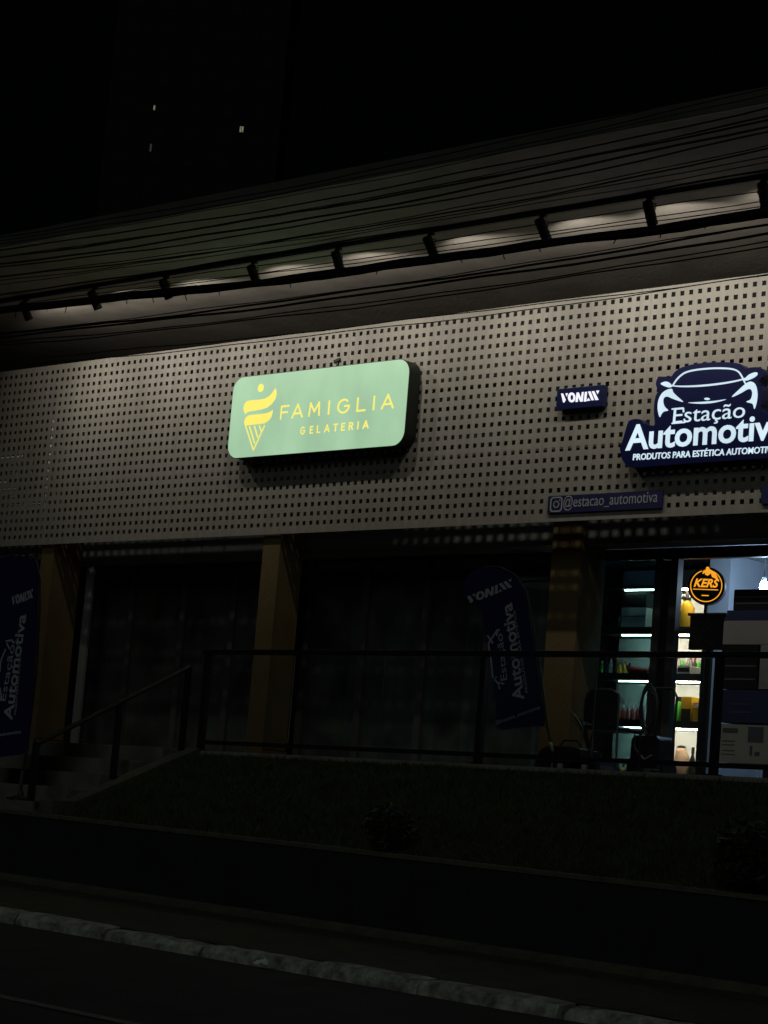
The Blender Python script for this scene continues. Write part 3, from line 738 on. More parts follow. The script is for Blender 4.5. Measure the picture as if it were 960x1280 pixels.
# ================================================================ feather banners
def banner(label, Y, base, outline, pole, texts, carpts, zm):
    T = thing('feather_banner', label, 'banner', base)
    ol = xz(outline, Y)
    cx_ = np.mean([p[0] for p in ol])
    # cloth: outline with ripples and hems
    mb = MB(); mb.prism(ol, Y, Y+.004); mb.build('cloth', M['navyprint'], T)
    mb = MB(); mb.tube([(p[0], Y+.012, p[1]) for p in xz(pole, Y)], .011, 8); mb.build('pole', M['blackmetal'], T)
    pz = xz(pole[:2], Y); MB().tube([(pz[0][0], Y-.002, pz[0][1]+.03), (pz[0][0]*.55+pz[1][0]*.45, Y-.002, pz[0][1]*.55+pz[1][1]*.45)], .013, 8).build('ground_spike', M['chrome'], T)
    b = base; MB().lathe([(.13, 0), (.13, .02), (.03, .045), (.02, .09)], (b[0], b[1], b[2]), 16).build('base', M['blackplastic'], T)
    for (txt, A_, B_, cap, off) in texts:
        p0, p1 = xz([A_, B_], Y)
        if txt == 'VONIXX':
            mv = MB(); P0 = np.array(p0); P1 = np.array(p1); d = P1-P0; L = np.linalg.norm(d); n_ = np.array([-d[1], d[0]])/L
            for k, pg in enumerate(vonixx_polys()):
                q_ = [tuple(P0+d*((x_-138)/572)+n_*cap*((392-y_-(x_-138)*.035)/150)) for x_, y_ in pg]
                mv.prism(q_, Y-.002-(.0002*k if k < 10 else 0), Y-.0002)
            mv.build('lettering', M['greyprint'], T)
        else: text_line(MB(), txt, p0, p1, cap, Y-.003, .002, offset=off).build('lettering', M['greyprint'], T)
    mv = MB()
    for k, st in enumerate(carpts): mv.prism(ribbon(xz(st, Y), .018), Y-.002-.0002*k, Y-.0002)
    mv.build('car_drawing', M['greyprint'], T)
    return T
zf = lambda pts: zoomed(pts, 560, 690, 5.333)
bq = atY(690, 944, -.6)
banner('navy feather banner with pale lettering standing behind the railing', -.6, (bq[0], -.588, FZ),
       zf(smooth_poly([(140,150),(220,110),(320,110),(420,150),(495,235),(525,360),(560,560),(600,800),(645,1130),(600,1160),(480,1168),(330,1175),(318,1000),(290,800),(262,640),(240,500),(215,390),(160,330),(110,300),(105,210)], 3)),
       zf([(700, 1352), (655, 1165), (620, 860), (560, 480), (520, 270), (440, 150), (340, 100), (240, 100), (140, 148)]),
       [('VONIXX', zf([(135, 345)])[0], zf([(435, 236)])[0], .085, 0), ('Automotiva', zf([(508, 980)])[0], zf([(425, 335)])[0], .125, .02),
        ('Estação', zf([(395, 850)])[0], zf([(362, 540)])[0], .075, 0), ('PRODUTOS PARA ESTÉTICA', zf([(535, 935)])[0], zf([(450, 385)])[0], .03, 0), ('@estacao_automotiva', zf([(320, 1150)])[0], zf([(615, 1045)])[0], .035, 0)],
       [zf([(345, 915), (335, 870), (375, 880)]), zf([(340, 880), (310, 850), (325, 830)]), zf([(300, 840), (285, 700), (270, 620), (275, 600), (330, 520), (345, 520)]), zf([(262, 555), (300, 610)]), zf([(330, 520), (325, 560)])], 1)
zl = lambda pts: zoomed(pts, 0, 690, 4.125)
lq = atY(24, 1000, -3.2)
banner('navy feather banner with pale lettering at the foot of the steps', -3.2, (lq[0], -3.188, lz),
       zl(smooth_poly([(-120,80),(-40,40),(60,20),(150,30),(185,70),(196,180),(190,420),(170,700),(150,960),(140,1030),(60,1050),(-60,1060),(-140,1060),(-110,800),(-60,500),(-20,380),(-80,300)], 3)),
       zl([(98, 1262), (140, 960), (182, 620), (200, 300), (200, 130), (180, 40), (120, 5), (40, 0), (-60, 30)]),
       [('VONIXX', zl([(62, 272)])[0], zl([(172, 240)])[0], .095, 0), ('Automotiva', zl([(62, 868)])[0], zl([(136, 322)])[0], .13, .02),
        ('Estação', zl([(28, 770)])[0], zl([(78, 480)])[0], .085, 0), ('PRODUTOS PARA ESTÉTICA', zl([(84, 840)])[0], zl([(112, 520)])[0], .03, 0), ('@estacao_automotiva', zl([(-110, 965)])[0], zl([(108, 935)])[0], .035, 0)],
       [zl([(30, 460), (60, 455), (75, 470)]), zl([(35, 470), (50, 500)]), zl([(30, 500), (5, 560), (0, 620)]), zl([(0, 700), (10, 760), (-5, 770)])], 1)

# ================================================================ lit shop on the right
shop_in = thing('shop_interior', 'pale lit room of the car care shop behind the doorway', 'shop', (10.4, 3, FZ))
CE = 4.78
MB().box(7.25, 15, .95, 5.55, CE, CE+.05).build('ceiling', M['ceilpaint'], shop_in)
MB().box(7.2, 7.24, .95, 5.55, FZ, CE+.05).build('partition_wall', M['shopdark'], shop_in)
pa = atY(893, 760, 2.6)[0]; pb = atY(921, 760, 2.6)[0]
MB().box(pa+.0, 15, 3.2, 3.28, FZ, CE-.002).build('pale_wall', M['shopwall'], shop_in)
MB().box(pa+.02, pb-.0, 2.45, 3.19, FZ, CE-.002).build('pilaster', M['shopwall'], shop_in)
# shelf unit
SY, SB = 2.55, 3.0
sh = thing('display_shelf', 'black shelving with lit strips and white backing in the shop', 'shelf', (8.2, SY, FZ))
sx0 = atY(742, 800, SY)[0]; sx1 = atY(889, 800, SY)[0]; smid = atY(830, 800, SY)[0]
MB().box(sx0, sx1, SB, SB+.02, FZ, 4.72).build('back_panel', M['shopback'], sh)
for x in (sx0, smid, sx1-.03): MB().box(x, x+.03, SY, SY+.04, FZ, 4.72).build('upright', M['shelf'], sh)
LED = [4.45, 3.965, 3.475, 2.985]
for i, z in enumerate(LED):
    for (xa, xb) in ((sx0+.031, smid-.001), (smid+.031, sx1-.031)):
        MB().box(xa, xb, SY, SB-.001, z+.012, z+.085 if i else z+.03).build('shelf_board', M['shelf'], sh)
        MB().box(xa+.04 if xa > smid else xa+.28, xb-.03, SY+.08, SY+.09, z, z+.0115).build('light_strip', M['led'], sh)
def onshelf(i): return LED[i+1]+.0855 if i < 3 else FZ+.1
def wx(x, y=800, Y=SY+.15): return atY(x, y, Y)[0]
def bottle(x, z, r, h, m, lab, nm='bottle', capm='blackplastic', trigger=False, Y=SY+.16):
    T = thing(nm, lab, 'bottle', (x, Y, z))
    MB().lathe([(r*.95, 0), (r, .01), (r, h*.62), (r*.45, h*.78), (r*.42, h*.82)], (x, Y, z), 16).build('body', M[m], T, smooth=True)
    if trigger:
        MB().lathe([(r*.5, h*.821), (r*.55, h*.9), (r*.2, h*.92), (r*.18, h*1.06), (r*.35, h*1.07), (r*.35, h*1.12)], (x, Y, z), 12).build('pump_head', M[capm], T)
        MB().tube([(x-r*.3, Y, z+h*.9), (x-r*1.2, Y-.01, z+h*.88)], .012, 6).tube([(x+r*.3, Y, z+h*.9), (x+r*1.5, Y-.02, z+h*.95)], .009, 6).build('trigger', M[capm], T)
    else: MB().lathe([(r*.48, h*.821), (r*.48, h), (r*.3, h*1.01)], (x, Y, z), 12).build('cap', M[capm], T)
    return T
bottle(wx(857, 770), onshelf(0), .085, .36, 'amber', 'amber pump sprayer bottle with black head on the top shelf', 'sprayer_bottle', trigger=True)
bottle(wx(849, 880), onshelf(2), .07, .26, 'lime', 'lime green bottle on the third lit shelf', 'detergent_bottle')
def shelfbox(x0, x1, z0, h, m, lab, cat='box', nm='product_box', Y=SY+.1, d=.2, strip=None):
    T = thing(nm, lab, cat, ((x0+x1)/2, Y, z0))
    MB().bbox(x0, x1, Y, Y+d, z0, z0+h, .006).build('body', M[m], T)
    if strip: MB().box(x0+.008, x1-.008, Y-.003, Y-.0005, z0+h*strip[1], z0+h*strip[2]).build('printed_label', M[strip[0]], T)
    return T
shelfbox(wx(855, 880), wx(868, 880), onshelf(2), .26, 'amber', 'amber canister with dark lower label on the third shelf', 'canister', 'canister', strip=('blackplastic', .02, .52))
shelfbox(wx(870, 880), wx(877, 880), onshelf(2), .20, 'amber', 'narrow amber box at the right of the third shelf', strip=('plasticwhite', .75, .95))
shelfbox(wx(852, 805), wx(868, 805), onshelf(1), .09, 'plasticwhite', 'low white box on the second lit shelf', strip=('blackplastic', .3, .8))
shelfbox(wx(846, 845), wx(880, 845), onshelf(1)-.0, .05, 'plasticwhite', 'flat white tray at the back of the second shelf', 'tray', 'tray', Y=SY+.31, d=.1)
shelfbox(wx(781, 770), wx(811, 770), onshelf(0), .22, 'plasticwhite', 'white printed box on the top shelf behind tinted glass', strip=('cartonink', .55, .6))
shelfbox(wx(780, 755), wx(811, 755), onshelf(0)+.2205, .16, 'blackplastic', 'black box standing on the white printed box')
rb = thing('red_tool', 'red plastic hand tool lying on the second shelf', 'tool', (wx(802), SY+.15, onshelf(1)))
MB().tube([(wx(786), SY+.15, onshelf(1)+.09), (wx(790), SY+.15, onshelf(1)+.05), (wx(813), SY+.15, onshelf(1)+.03)], [.02, .04, .03], 10).build('body', M['red'], rb)
MB().tube([(wx(789), SY+.13, onshelf(1)+.06), (wx(792), SY+.12, onshelf(1)+.12)], .012, 8).build('grip', M['blackplastic'], rb)
for k in range(5):
    bottle(wx(779+k*6, 875), onshelf(2), .022, .16, 'red', 'small red bottle with white nozzle behind the tinted glass, %s in its row' % ordw[k], 'nozzle_bottle', 'plasticwhite')
pot = thing('clay_jar', 'pale round jar glowing on the bottom shelf', 'jar', (wx(850, 930), SY+.16, FZ+.1))
MB().lathe([(.06, 0), (.11, .08), (.115, .2), (.08, .3), (.05, .34), (.055, .37)], (wx(850, 930), SY+.18, FZ+.1), 18).build('body', M['copper'], pot, smooth=True)
MB().lathe([(.045, .3705), (.045, .39), (.02, .4)], (wx(850, 930), SY+.18, FZ+.1), 12).build('lid', M['blackplastic'], pot)
MB().box(sx0+.031, sx1-.031, SY, SB-.001, FZ, FZ+.0995).build('plinth', M['shelf'], sh)
for k, xx in enumerate((866, 874)):
    bottle(wx(xx, 930), FZ+.1, .035, .38, 'blackplastic', 'slim black bottle on the bottom shelf, %s one' % ('left' if k == 0 else 'right'), 'slim_bottle')
# rows of small products on the shelves
cols = ['plasticwhite', 'amber', 'lime', 'red', 'blackplastic', 'bluebox', 'plasticwhite', 'carton']
names = dict(plasticwhite='white', amber='amber', lime='green', red='red', blackplastic='black', bluebox='blue', carton='beige')
rows = ((0, 860, 888, 5, 'top right shelf', 755), (1, 846, 886, 8, 'second right shelf', 830), (2, 846, 888, 6, 'third right shelf', 890), (0, 748, 778, 5, 'top left shelf', 770), (1, 750, 784, 6, 'second left shelf', 830), (2, 750, 776, 5, 'third left shelf', 890), (3, 750, 812, 9, 'bottom left shelf', 930))
for (ti, xa_, xb_, n_, where, yy_) in rows:
    for k in range(n_):
        mm = random.choice(cols); xx_ = wx(xa_+(xb_-xa_)*(k+.5)/n_, yy_, SY+.33); hh_ = random.uniform(.13, .24)
        bottle(xx_, onshelf(ti), random.uniform(.022, .03), hh_, mm, 'small %s bottle at the back of the %s, %s from the left' % (names[mm], where, ordw[k]), 'product_bottle', random.choice(['blackplastic', 'plasticwhite', 'red']), Y=SY+.33)
pl = thing('door_leaf', 'narrow pale panel standing just right of the first ochre column', 'panel', (1.45, .55, FZ))
MB().box(1.38, 1.50, .53, .565, FZ+.02, 4.58).build('leaf_board', M['header'], pl)
MB().box(1.37, 1.51, .52, .575, FZ, FZ+.0195).build('bottom_rail', M['alu'], pl)
# bulb on the shop ceiling
lb = atY(955, 733, 1.9)
T = thing('ceiling_bulb', 'glaring cold white bulb under the shop ceiling', 'lamp', tuple(lb))
MB().lathe([(.012, -.05), (.035, -.035), (.045, 0), (.03, .04), (.02, .05)], tuple(lb), 16).build('globe', M['bulb'], T, smooth=True)
MB().lathe([(.022, .0505), (.022, .09)], tuple(lb), 12).tube([(lb[0], lb[1], lb[2]+.09), (lb[0], lb[1], CE-.001)], .006, 6).build('socket', M['plasticwhite'], T)
# round lit sign on a stand
kq = atY(884, 733, 1.45); KR = .185; ka = R(-22)
kt = thing('round_brand_sign', 'round black light sign with orange ring, eagle and letters', 'illuminated sign', (kq[0], kq[1], FZ))
def kp(u, v, dep=0): return (kq[0]+u*math.cos(ka)*-1*-1+dep*-math.sin(ka)*-1, kq[1]+u*math.sin(ka)*-1*-1+dep*math.cos(ka)*-1, kq[2]+v)
kcos, ksin = math.cos(R(22)), math.sin(R(22))
def kp(u, v, dep=0):                     # u across, v up, dep towards the viewer
    return (kq[0]+u*kcos+dep*ksin, kq[1]+u*ksin-dep*kcos, kq[2]+v)
def kprism(mb, poly, d0, d1):
    a_ = sum(poly[i][0]*poly[(i+1) % len(poly)][1]-poly[(i+1) % len(poly)][0]*poly[i][1] for i in range(len(poly)))
    if a_ < 0: poly = poly[::-1]
    n = len(poly)
    return mb.add([kp(u, v, d0) for u, v in poly]+[kp(u, v, d1) for u, v in poly], [tuple(range(n)), tuple(range(2*n-1, n-1, -1))]+[(i, n+i, n+(i+1) % n, (i+1) % n) for i in range(n)])
circ = lambda r_, n=36: [(r_*math.cos(t), r_*math.sin(t)) for t in np.linspace(0, 2*math.pi, n+1)[:-1]]
kprism(MB(), circ(KR), .04, -.04).build('can', M['blackplastic'], kt)
mb = MB(); o_, i_ = circ(KR*.86), circ(KR*.81)
for k in range(36):
    if 7 <= k <= 10: continue
    kprism(mb, [o_[k], o_[(k+1) % 36], i_[(k+1) % 36], i_[k]], .043, .0405)
mb.build('ring', M['orange'], kt)
eagle = [(-.01,.185),(.01,.19),(.025,.165),(.07,.14),(.10,.10),(.125,.045),(.085,.075),(.05,.09),(.04,.125),(.01,.10),(-.02,.11),(-.015,.13),(-.045,.115),(-.04,.145),(-.015,.16)]
kprism(MB(), eagle, .0445, .0405).build('eagle_emblem', M['orange'], kt)
v_, f_ = text_mesh('KERS', .03, .3)
xn = (v_[:, 0]-v_[:, 0].min())/np.ptp(v_[:, 0]); yn = (v_[:, 1]-v_[:, 1].min())/np.ptp(v_[:, 1]); zn = v_[:, 2]/.02
MB().add([kp(-.125+.25*a_, -.015+.085*b_, .0425+.0015*c_) for a_, b_, c_ in zip(xn, yn, zn)], f_).build('lettering', M['orange'], kt)
kprism(MB(), [(-.13, -.032), (.12, -.032), (.12, -.04), (-.13, -.04)], .0435, .0405).build('underline', M['orange'], kt)
kprism(MB(), [(-.04, -.09), (.03, -.09), (.03, -.1), (-.04, -.1)], .0435, .0405).build('year_line', M['orange'], kt)
MB().tube([kp(.0, -KR+.004), (kq[0], kq[1]+.02, FZ+.02)], .02, 10).build('pole', M['blackmetal'], kt)
MB().lathe([(.16, 0), (.16, .015), (.03, .03)], (kq[0], kq[1]+.02, FZ), 20).build('base', M['blackmetal'], kt)
b0, b1 = atY(863, 770, 1.3), atY(905, 812, 1.3)
hb = thing('black_display_case', 'black square display panel with a top lip below the round sign', 'display', (b0[0], 1.3, FZ))
MB().bbox(b0[0], b1[0]-.02, 1.3, 1.36, b1[2], b0[2], .008).build('panel', M['blackplastic'], hb)
MB().box(b0[0]-.01, b1[0]+.01, 1.27, 1.38, b0[2]+.0005, b0[2]+.025).build('top_lip', M['blackplastic'], hb)
lgx = atY(884, 860, 1.33)[0]
MB().box(lgx-.03, lgx+.03, 1.31, 1.35, FZ, b1[2]-.0005).build('leg', M['blackmetal'], hb)
sw = MB(); ce_ = ((b0[0]+b1[0])/2-.01, (b0[2]+b1[2])/2)
sw.prism(ribbon([(ce_[0]+.10*math.sin(t*1.3)*(.4+.1*t), ce_[1]+.14-.045*t) for t in np.linspace(0, 6, 24)], .012), 1.297, 1.2995)
sw.build('swirl_print', M['alu'], hb)
# boxes stacked at the right
BYY = .35
def stackbox(px0, px1, lab, m, nm, marks=(), d=.4, cat='box'):
    p, q_ = atY(*px0, BYY), atY(*px1, BYY)
    T = thing(nm, lab, cat, (p[0], BYY, q_[2])); 
    MB().bbox(p[0], q_[0], BYY, BYY+d, q_[2], p[2], .006).build('body', M[m], T)
    for i, (u0, u1, v0, v1) in enumerate(marks):
        W_ = q_[0]-p[0]; H_ = p[2]-q_[2]
        MB().box(p[0]+W_*u0, p[0]+W_*u1, BYY-.002, BYY-.0004, q_[2]+H_*v0, q_[2]+H_*v1).build('print', M['cartonink'], T)
    return T, p, q_
zf0 = FZ
t1, p1, q1 = stackbox((901, 905), (962, 955), 'pale printed carton at the bottom of the stack by the shop wall', 'carton', 'cardboard_box',
   [(.05,.35,.78,.9), (.05,.3,.55,.57), (.05,.3,.45,.47), (.05,.3,.3,.32), (.05,.32,.2,.22), (.55,.85,.55,.95), (.6,.65,.2,.45), (.7,.8,.2,.3)])
stackbox((901, 862), (964, 904.5), 'dark navy crate resting on the printed carton', 'bluebox', 'plastic_crate', [(.2,.6,.3,.34), (.2,.6,.55,.58)], cat='crate')
stackbox((903, 806), (948, 861.5), 'dark slatted crate under the grey box in the stack', 'blackplastic', 'slatted_crate', [(.1,.9,.2,.24), (.1,.9,.5,.54), (.1,.9,.8,.84)], cat='crate')
stackbox((949, 806), (968, 861.5), 'silver metal box beside the dark slatted crate', 'silver', 'silver_box', cat='box', d=.1)
stackbox((905, 776), (962, 805.5), 'grey faced box near the top of the stack', 'greycarton', 'display_box')
stackbox((909, 763), (964, 775.5), 'thin dark blue box lying on the grey box', 'bluebox', 'flat_box')
stackbox((918, 737), (968, 762.5), 'black louvred box on top of the stack', 'blackplastic', 'louvred_box', [(.05,.95,.3,.36), (.05,.95,.6,.66)])
# washer cart with hoses
wc_y = .35
wq = atY(815, 950, wc_y)
wc = thing('washer_cart', 'dark pressure washer cart with hanging hoses before the shop window', 'machine', (wq[0], wc_y, FZ))
x = wq[0]
MB().bbox(x-.16, x+.16, wc_y-.12, wc_y+.12, FZ+.12, FZ+.42, .04).build('body', M['blackplastic'], wc)
for s_ in (-1, 1):
    MB().tube([(x+s_*.15, wc_y+.1, FZ+.15), (x+s_*.15, wc_y+.12, FZ+.8), (x+s_*.1, wc_y+.12, FZ+.88)], .012, 8).build('frame_tube', M['blackmetal'], wc)
    MB().tube([(x+s_*.165, wc_y, FZ+.11), (x+s_*.205, wc_y, FZ+.11)], .11, 18).build('wheel', M['blackplastic'], wc)
MB().tube([(x-.1, wc_y+.12, FZ+.88), (x+.1, wc_y+.12, FZ+.88)], .014, 8).build('handle', M['blackmetal'], wc)
mb = MB()
mb.tube([(x+.03+.09*math.sin(t)*(1+.08*math.sin(t*.3)), wc_y-.14+.01*math.sin(t*2), FZ+.62+.2*math.cos(t)+.004*t) for t in np.linspace(0, 19, 70)], .012, 8)
mb.build('hose', M['blackplastic'], wc)
MB().tube([(x-.12, wc_y-.135, FZ+.46), (x-.1, wc_y-.14, FZ+.3), (x+.02, wc_y-.15, FZ+.2), (x+.1, wc_y-.15, FZ+.24)], .008, 8).build('pale_lead', M['dimprint'], wc)
# chair
cq = atY(764, 952, .0)
ch = thing('metal_chair', 'dark chair with curved pale tube back on the walkway', 'chair', (cq[0], 0, FZ)); x = cq[0]
MB().bbox(x-.2, x+.2, -.18, .2, FZ+.43, FZ+.47, .015).build('seat', M['blackplastic'], ch)
MB().prism(smooth_poly([(x-.18, FZ+.5), (x+.17, FZ+.5), (x+.19, FZ+.72), (x+.12, FZ+.78), (x-.12, FZ+.79), (x-.19, FZ+.73)], 3), -.205, -.185).build('backrest', M['blackplastic'], ch)
MB().tube([(x-.2, -.2, FZ+.02), (x-.2, -.2, FZ+.7), (x-.13, -.2, FZ+.80), (x+.1, -.2, FZ+.80), (x+.19, -.2, FZ+.76), (x+.21, -.2, FZ+.02)], .011, 8).build('back_frame', M['chrome'], ch)
for s_ in (-1, 1): MB().tube([(x+s_*.19, .18, FZ), (x+s_*.185, .17, FZ+.43)], .011, 8).build('leg', M['blackmetal'], ch)
# bags on the walkway
for (px_, lab, wd, hh) in ((712, 'black sports bag with a white badge beside the ochre column', .26, .24), (742, 'small black case with a white badge next to the chair', .16, .16)):
    b = atY(px_, 955, -.35); T = thing('carry_bag', lab, 'bag', (b[0], -.35, FZ), 'bags on the walkway')
    p_ = smooth_poly([(b[0]-wd, FZ+.01), (b[0]+wd, FZ+.01), (b[0]+wd*1.02, FZ+hh*.6), (b[0]+wd*.7, FZ+hh), (b[0]-wd*.7, FZ+hh), (b[0]-wd*1.02, FZ+hh*.6)], 4)
    MB().prism(p_, -.5, -.2).build('body', M['blackplastic'], T, bevel=.02)
    MB().tube([(b[0]-wd*.5, -.35, FZ+hh), (b[0]-wd*.3, -.36, FZ+hh+.07), (b[0]+wd*.3, -.36, FZ+hh+.07), (b[0]+wd*.5, -.35, FZ+hh)], .01, 8).build('handle', M['blackplastic'], T)
    MB().box(b[0]+.0, b[0]+.05, -.526, -.5015, FZ+.05, FZ+.09).build('badge', M['greyprint'], T)

# ================================================================ plants
def blades_plant(name, label, base, n, hgt, spread, potm=None, wid=.02):
    T = thing(name, label, 'plant', base)
    z0 = base[2]
    if potm:
        MB().lathe([(.10, 0), (.13, .22), (.14, .24), (.12, .24)], base, 16).build('pot', M[potm], T); z0 += .2
    for k in range(n):
        a_ = random.uniform(0, 2*math.pi); s_ = spread*random.uniform(.4, 1); h_ = hgt*random.uniform(.6, 1)
        mb = MB(); L_ = []; Rr = []
        for i in range(7):
            t = i/6; p = Vector((base[0]+math.cos(a_)*s_*t**1.5, base[1]+math.sin(a_)*s_*t**1.5, z0+h_*(t-.35*t**3)))
            sd_ = Vector((-math.sin(a_), math.cos(a_), 0))*wid*(math.sin(math.pi*min(1, .15+.85*t))+.05)
            L_.append(p+sd_); Rr.append(p-sd_)
        vs = L_+Rr; mb.add(vs, [(i, i+1, 8+i, 7+i) for i in range(6)]); mb.build('leaf', M['leaf'], T)
    return T
pq = atY(712, 950, -.15)
blades_plant('potted_plant', 'pointed leaf plant in a dark pot before the third column', (pq[0], .12, FZ), 14, .75, .32, 'blackplastic', .016)
def on_lawn(px_, py_):
    Z = 2.0
    for _ in range(40):
        p = atZ(px_, py_, Z) ; 
        Y_ = min(max(p[1], WY+.2), RY-.1); p = atY(px_, py_, Y_); Z = .5*Z+.5*lawn_z(p[0], Y_)
    return (p[0], Y_, lawn_z(p[0], Y_))
def shrub(label, base, r_, h_, n):
    T = thing('shrub', label, 'shrub', base)
    st = MB()
    for k in range(6):
        a_ = k*1.05; st.tube([base, (base[0]+math.cos(a_)*r_*.25, base[1]+math.sin(a_)*r_*.25, base[2]+h_*.5), (base[0]+math.cos(a_)*r_*.5, base[1]+math.sin(a_)*r_*.5, base[2]+h_*.85)], [.008, .005, .003], 5)
    st.build('stem', M['soil'], T)
    mb = MB()
    for k in range(n):
        d = Vector((random.gauss(0, 1), random.gauss(0, 1), random.gauss(0, 1))).normalized()*random.uniform(.3, 1)**.5
        c = Vector((base[0]+d.x*r_, base[1]+d.y*r_, base[2]+h_*.55+d.z*h_*.5)); a_ = Vector((random.gauss(0, 1), random.gauss(0, 1), random.gauss(0, .6))).normalized(); b_ = a_.cross(Vector((random.random(), random.random(), 1))).normalized()
        l_ = random.uniform(.03, .06); w_ = l_*.35
        mb.add([c-a_*l_, c+b_*w_, c+a_*l_, c-b_*w_], [(0, 1, 2, 3)])
    mb.build('foliage', M['leaf'], T); return T
shrub('small leafy shrub growing on the lawn below the middle of the railing', on_lawn(490, 985), .2, .38, 500)
shrub('dark leafy shrub on the lawn at the right edge of the picture', on_lawn(945, 1000), .3, .5, 900)
blades_plant('strap_leaf_plant', 'long leaved plant below the printed carton at the right', on_lawn(955, 975), 12, .45, .35, None, .018)

# ================================================================ overhead cables on the pavement side
CYY = -5.0
poles = (-9.0, 28.0)
pt = []
for k, X in enumerate(poles):
    z0 = walk_z(X, CYY)-.3
    T = thing('utility_pole', 'tall round concrete utility pole at the %s end of the cables' % ('left' if k == 0 else 'right'), 'utility pole', (X, CYY, z0), 'poles carrying the cables')
    MB().lathe([(.17, 0), (.15, 4), (.12, 9.5), (.12, 9.6)], (X, CYY, z0), 18).build('shaft', M['concrete'], T, smooth=True)
    MB().box(X-.06, X+.06, CYY-.9, CYY+.9, z0+8.6, z0+8.72).build('cross_arm', M['concrete'], T)
CURV = .0030
CBL = [((302, 217, 108), 2.2), ((305, 221, 116), 1.6), ((309, 228, 124), 1.4), ((312, 236, 135), 2.6), ((318, 240, 141), 1.6), ((322, 246, 150), 3.2), ((327, 252, 153), 1.5), ((331, 259, 160), 2.6),
       ((335, 264, 166), 3.4), ((340, 271, 174), 1.6), ((345, 278, 184), 2.4), ((352, 284, 197), 1.6), ((357, 289, 205), 1.4), ((372, 297, 217), 3.0),
       ((379, 309, 240), 1.2), ((383, 318, 250), 1.1), ((385, 322, 256), 1.3), ((387, 326, 261), 1.1),
       ((388, 333, 265), 9.0), ((417, 357, 280), 2.6), ((420, 362, 286), 1.1), ((423, 367, 294), 2.8), ((430, 378, 305), 1.4), ((434, 383, 312), 1.6), ((449, 400, 339), 1.1), ((462, 414, 350), 1.1)]
def cable_curve(ys):
    pts = [atY(x, y, CYY) for x, y in zip((0, 480, 960), ys)]
    A = np.array([[1, p[0]-10, (p[0]-10)**2] for p in pts]); q_ = np.linalg.solve(A, np.array([p[2] for p in pts]))
    cv = min(max(q_[2], .0012), .0065); bb = np.array([p[2]-cv*(p[0]-10)**2 for p in pts])
    return (*np.linalg.lstsq(A[:, :2], bb, rcond=None)[0], cv)
nth = ['topmost', 'second', 'third', 'fourth', 'fifth', 'sixth', 'seventh', 'eighth', 'ninth', 'tenth', 'eleventh', 'twelfth', 'thirteenth', 'lowest']
for i, (ys, wpx) in enumerate(CBL):
    z0, s_, CURV = cable_curve(ys)
    rad = wpx/2*21/F_PX*(.9 if i >= 14 else .66)
    if wpx > 8: lab = 'thickest black cable bundle running just under the spotlights'; nm = 'cable_bundle'
    elif i < 14: lab = '%s overhead cable of the group above the spotlights' % nth[i]; nm = 'overhead_cable'
    elif i < 18: lab = 'thin overhead cable passing between track and bundle, %s from the top' % ordw[i-14]; nm = 'overhead_cable'
    else: lab = 'overhead cable below the thick bundle, %s from the top' % ordw[i-19]; nm = 'overhead_cable'
    dy = random.uniform(-.12, .12) if wpx < 8 else 0
    f_ = lambda X: z0+s_*(X-10)+CURV*(X-10)**2
    pts = [(X, CYY+dy*(1-abs((X-9.5)/18.5)**2), f_(X)+.006*math.sin(X*1.7+i*2.1)+.004*math.sin(X*4.1+i)) for X in np.linspace(poles[0], poles[1], 90)]
    if nm == 'cable_bundle':
        T = thing(nm, lab, 'cable', (9.5, CYY, z0), 'overhead cables')
        for k in range(9):
            a_ = k*2*math.pi/8; rr = rad*.62 if k < 8 else 0
            q_ = [(X, y+rr*math.cos(a_+X*.9+.5*math.sin(X+k)), z+rr*math.sin(a_+X*.9)+.008*math.sin(3*X+k*1.9)) for X, y, z in pts]
            MB().tube(q_, rad*.42, 6).build('strand', M['cable'], T)
        for k in range(40):
            X = 4+k*.36+random.uniform(-.1, .1); z = f_(X)
            mb = MB().tube([(X, CYY, z+rad*1.05), (X+.006, CYY, z-rad*1.1)], [rad*.5, rad*.5], 6)
            if random.random() < .5: MB().tube([(X, CYY-.01, z-rad*.8), (X+random.uniform(-.03, .03), CYY-.01, z-rad*1.2-random.uniform(.01, .05))], .004, 5).build('loose_tie', M['cable'], T)
    else:
        tag(MB().tube(pts, rad, 6).build(nm, M['cable']), lab, 'cable', 'overhead cables')

# ================================================================ litter by the kerb
lp = hit_road(331, 1208)
T = thing('crumpled_paper', 'small crumpled white paper lying against the kerb', 'litter', tuple(lp))
mb = MB(); n = 8; vs = []
for j in range(5):
    for k in range(n):
        th = math.pi*(j+.5)/5; ph_ = 2*math.pi*k/n; rr = random.uniform(.018, .036)
        vs.append((lp[0]+rr*1.4*math.sin(th)*math.cos(ph_), lp[1]+rr*math.sin(th)*math.sin(ph_), lp[2]+.03+rr*.9*math.cos(th)))
mb.add(vs, [(j*n+k, j*n+(k+1) % n, (j+1)*n+(k+1) % n, (j+1)*n+k) for j in range(4) for k in range(n)]+[tuple(range(n-1, -1, -1)), tuple(4*n+k for k in range(n))]).build('wad', M['litter'], T)
MB().add([(lp[0]-.11, lp[1]-.01, lp[2]+.012), (lp[0]-.05, lp[1]-.03, lp[2]+.006), (lp[0]-.045, lp[1]+.03, lp[2]+.03), (lp[0]-.1, lp[1]+.02, lp[2]+.035)], [(0, 1, 2, 3)]).build('scrap', M['litter'], T)

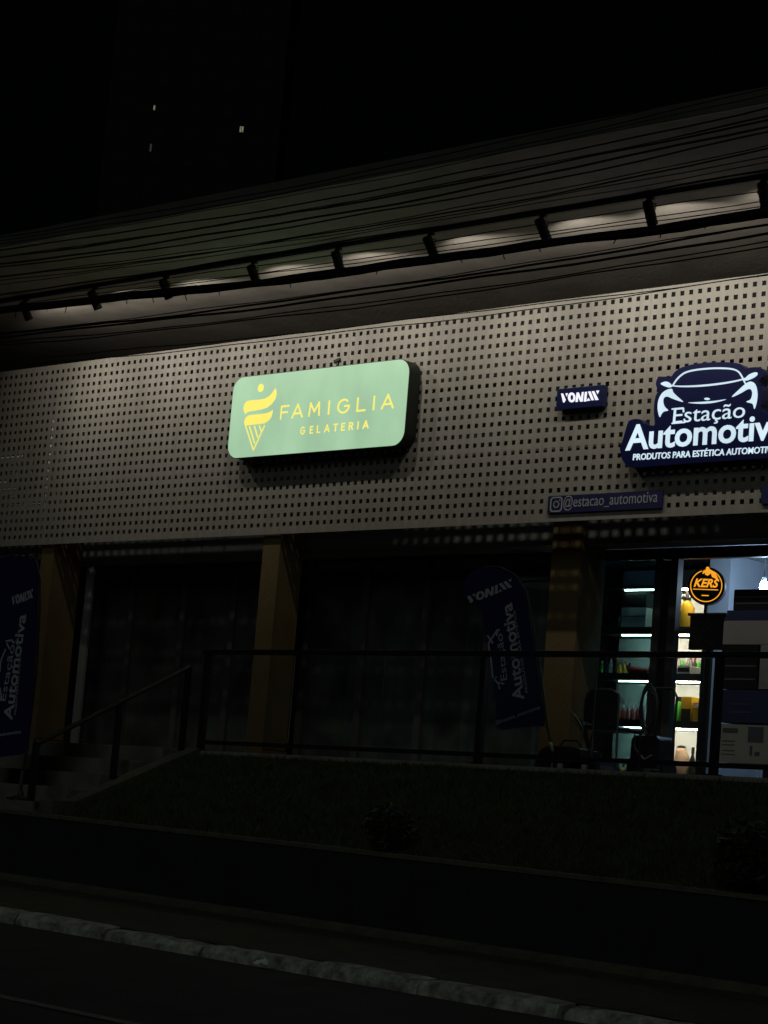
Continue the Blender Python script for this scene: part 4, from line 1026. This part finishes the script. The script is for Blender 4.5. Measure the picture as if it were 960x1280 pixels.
# ================================================================ far tower with a few lit windows
TD = 230.0
dirc = ray(240, 170); dirc = dirc/np.linalg.norm(dirc[:2]); tc_ = EYE+dirc*TD
tw = thing('apartment_tower', 'unlit far apartment tower with a few lit windows in the dark sky', 'building', (tc_[0], tc_[1], 0))
f2 = np.array([fw[0], fw[1]])/np.linalg.norm(fw[:2]); s2 = np.array([f2[1], -f2[0]])
def tp(u, v, z): return (tc_[0]+s2[0]*u+f2[0]*v, tc_[1]+s2[1]*u+f2[1]*v, z)
def tbox(mb, u0, u1, v0, v1, z0, z1):
    return mb.add([tp(u0,v0,z0),tp(u1,v0,z0),tp(u1,v1,z0),tp(u0,v1,z0),tp(u0,v0,z1),tp(u1,v0,z1),tp(u1,v1,z1),tp(u0,v1,z1)], [(0,3,2,1),(4,5,6,7),(0,1,5,4),(1,2,6,5),(2,3,7,6),(3,0,4,7)])
TH = 92
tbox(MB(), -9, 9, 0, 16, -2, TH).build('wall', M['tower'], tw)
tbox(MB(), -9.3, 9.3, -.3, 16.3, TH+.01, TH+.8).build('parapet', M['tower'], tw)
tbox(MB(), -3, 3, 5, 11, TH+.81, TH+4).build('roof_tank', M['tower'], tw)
wpos = []
for fl in range(14):
    for c_ in range(5):
        wpos.append((-7+c_*3.5, 52+fl*2.8))
for u, z in wpos:
    tbox(MB(), u-.6, u+.6, -.06, -.01, z, z+1.3).build('window', M['towerglass'], tw)
for px_, py_, w_, h_, mm in ((193, 135, .17, .5, 'litwindow'), (300.8, 162, .17, .6, 'litwindow'), (303.4, 162, .15, .6, 'litwindow'), (188.5, 185, .2, .8, 'dimwindow')):
    d = ray(px_, py_); t = TD/np.dot(d[:2], f2) if False else None
    n2 = f2; tt = np.dot(np.array([tc_[0], tc_[1]])-EYE[:2], n2)/np.dot(d[:2], n2); p = EYE+d*tt
    u = np.dot(p[:2]-tc_[:2], s2); z = p[2]
    tbox(MB(), u-w_/2, u+w_/2, -.16, -.08, z-h_/2, z+h_/2).build('lit_pane', M[mm], tw)
    tbox(MB(), u-w_/2-.06, u+w_/2+.06, -.075, -.065, z-h_/2-.06, z+h_/2+.06).build('window_frame', M['towerglass'], tw)
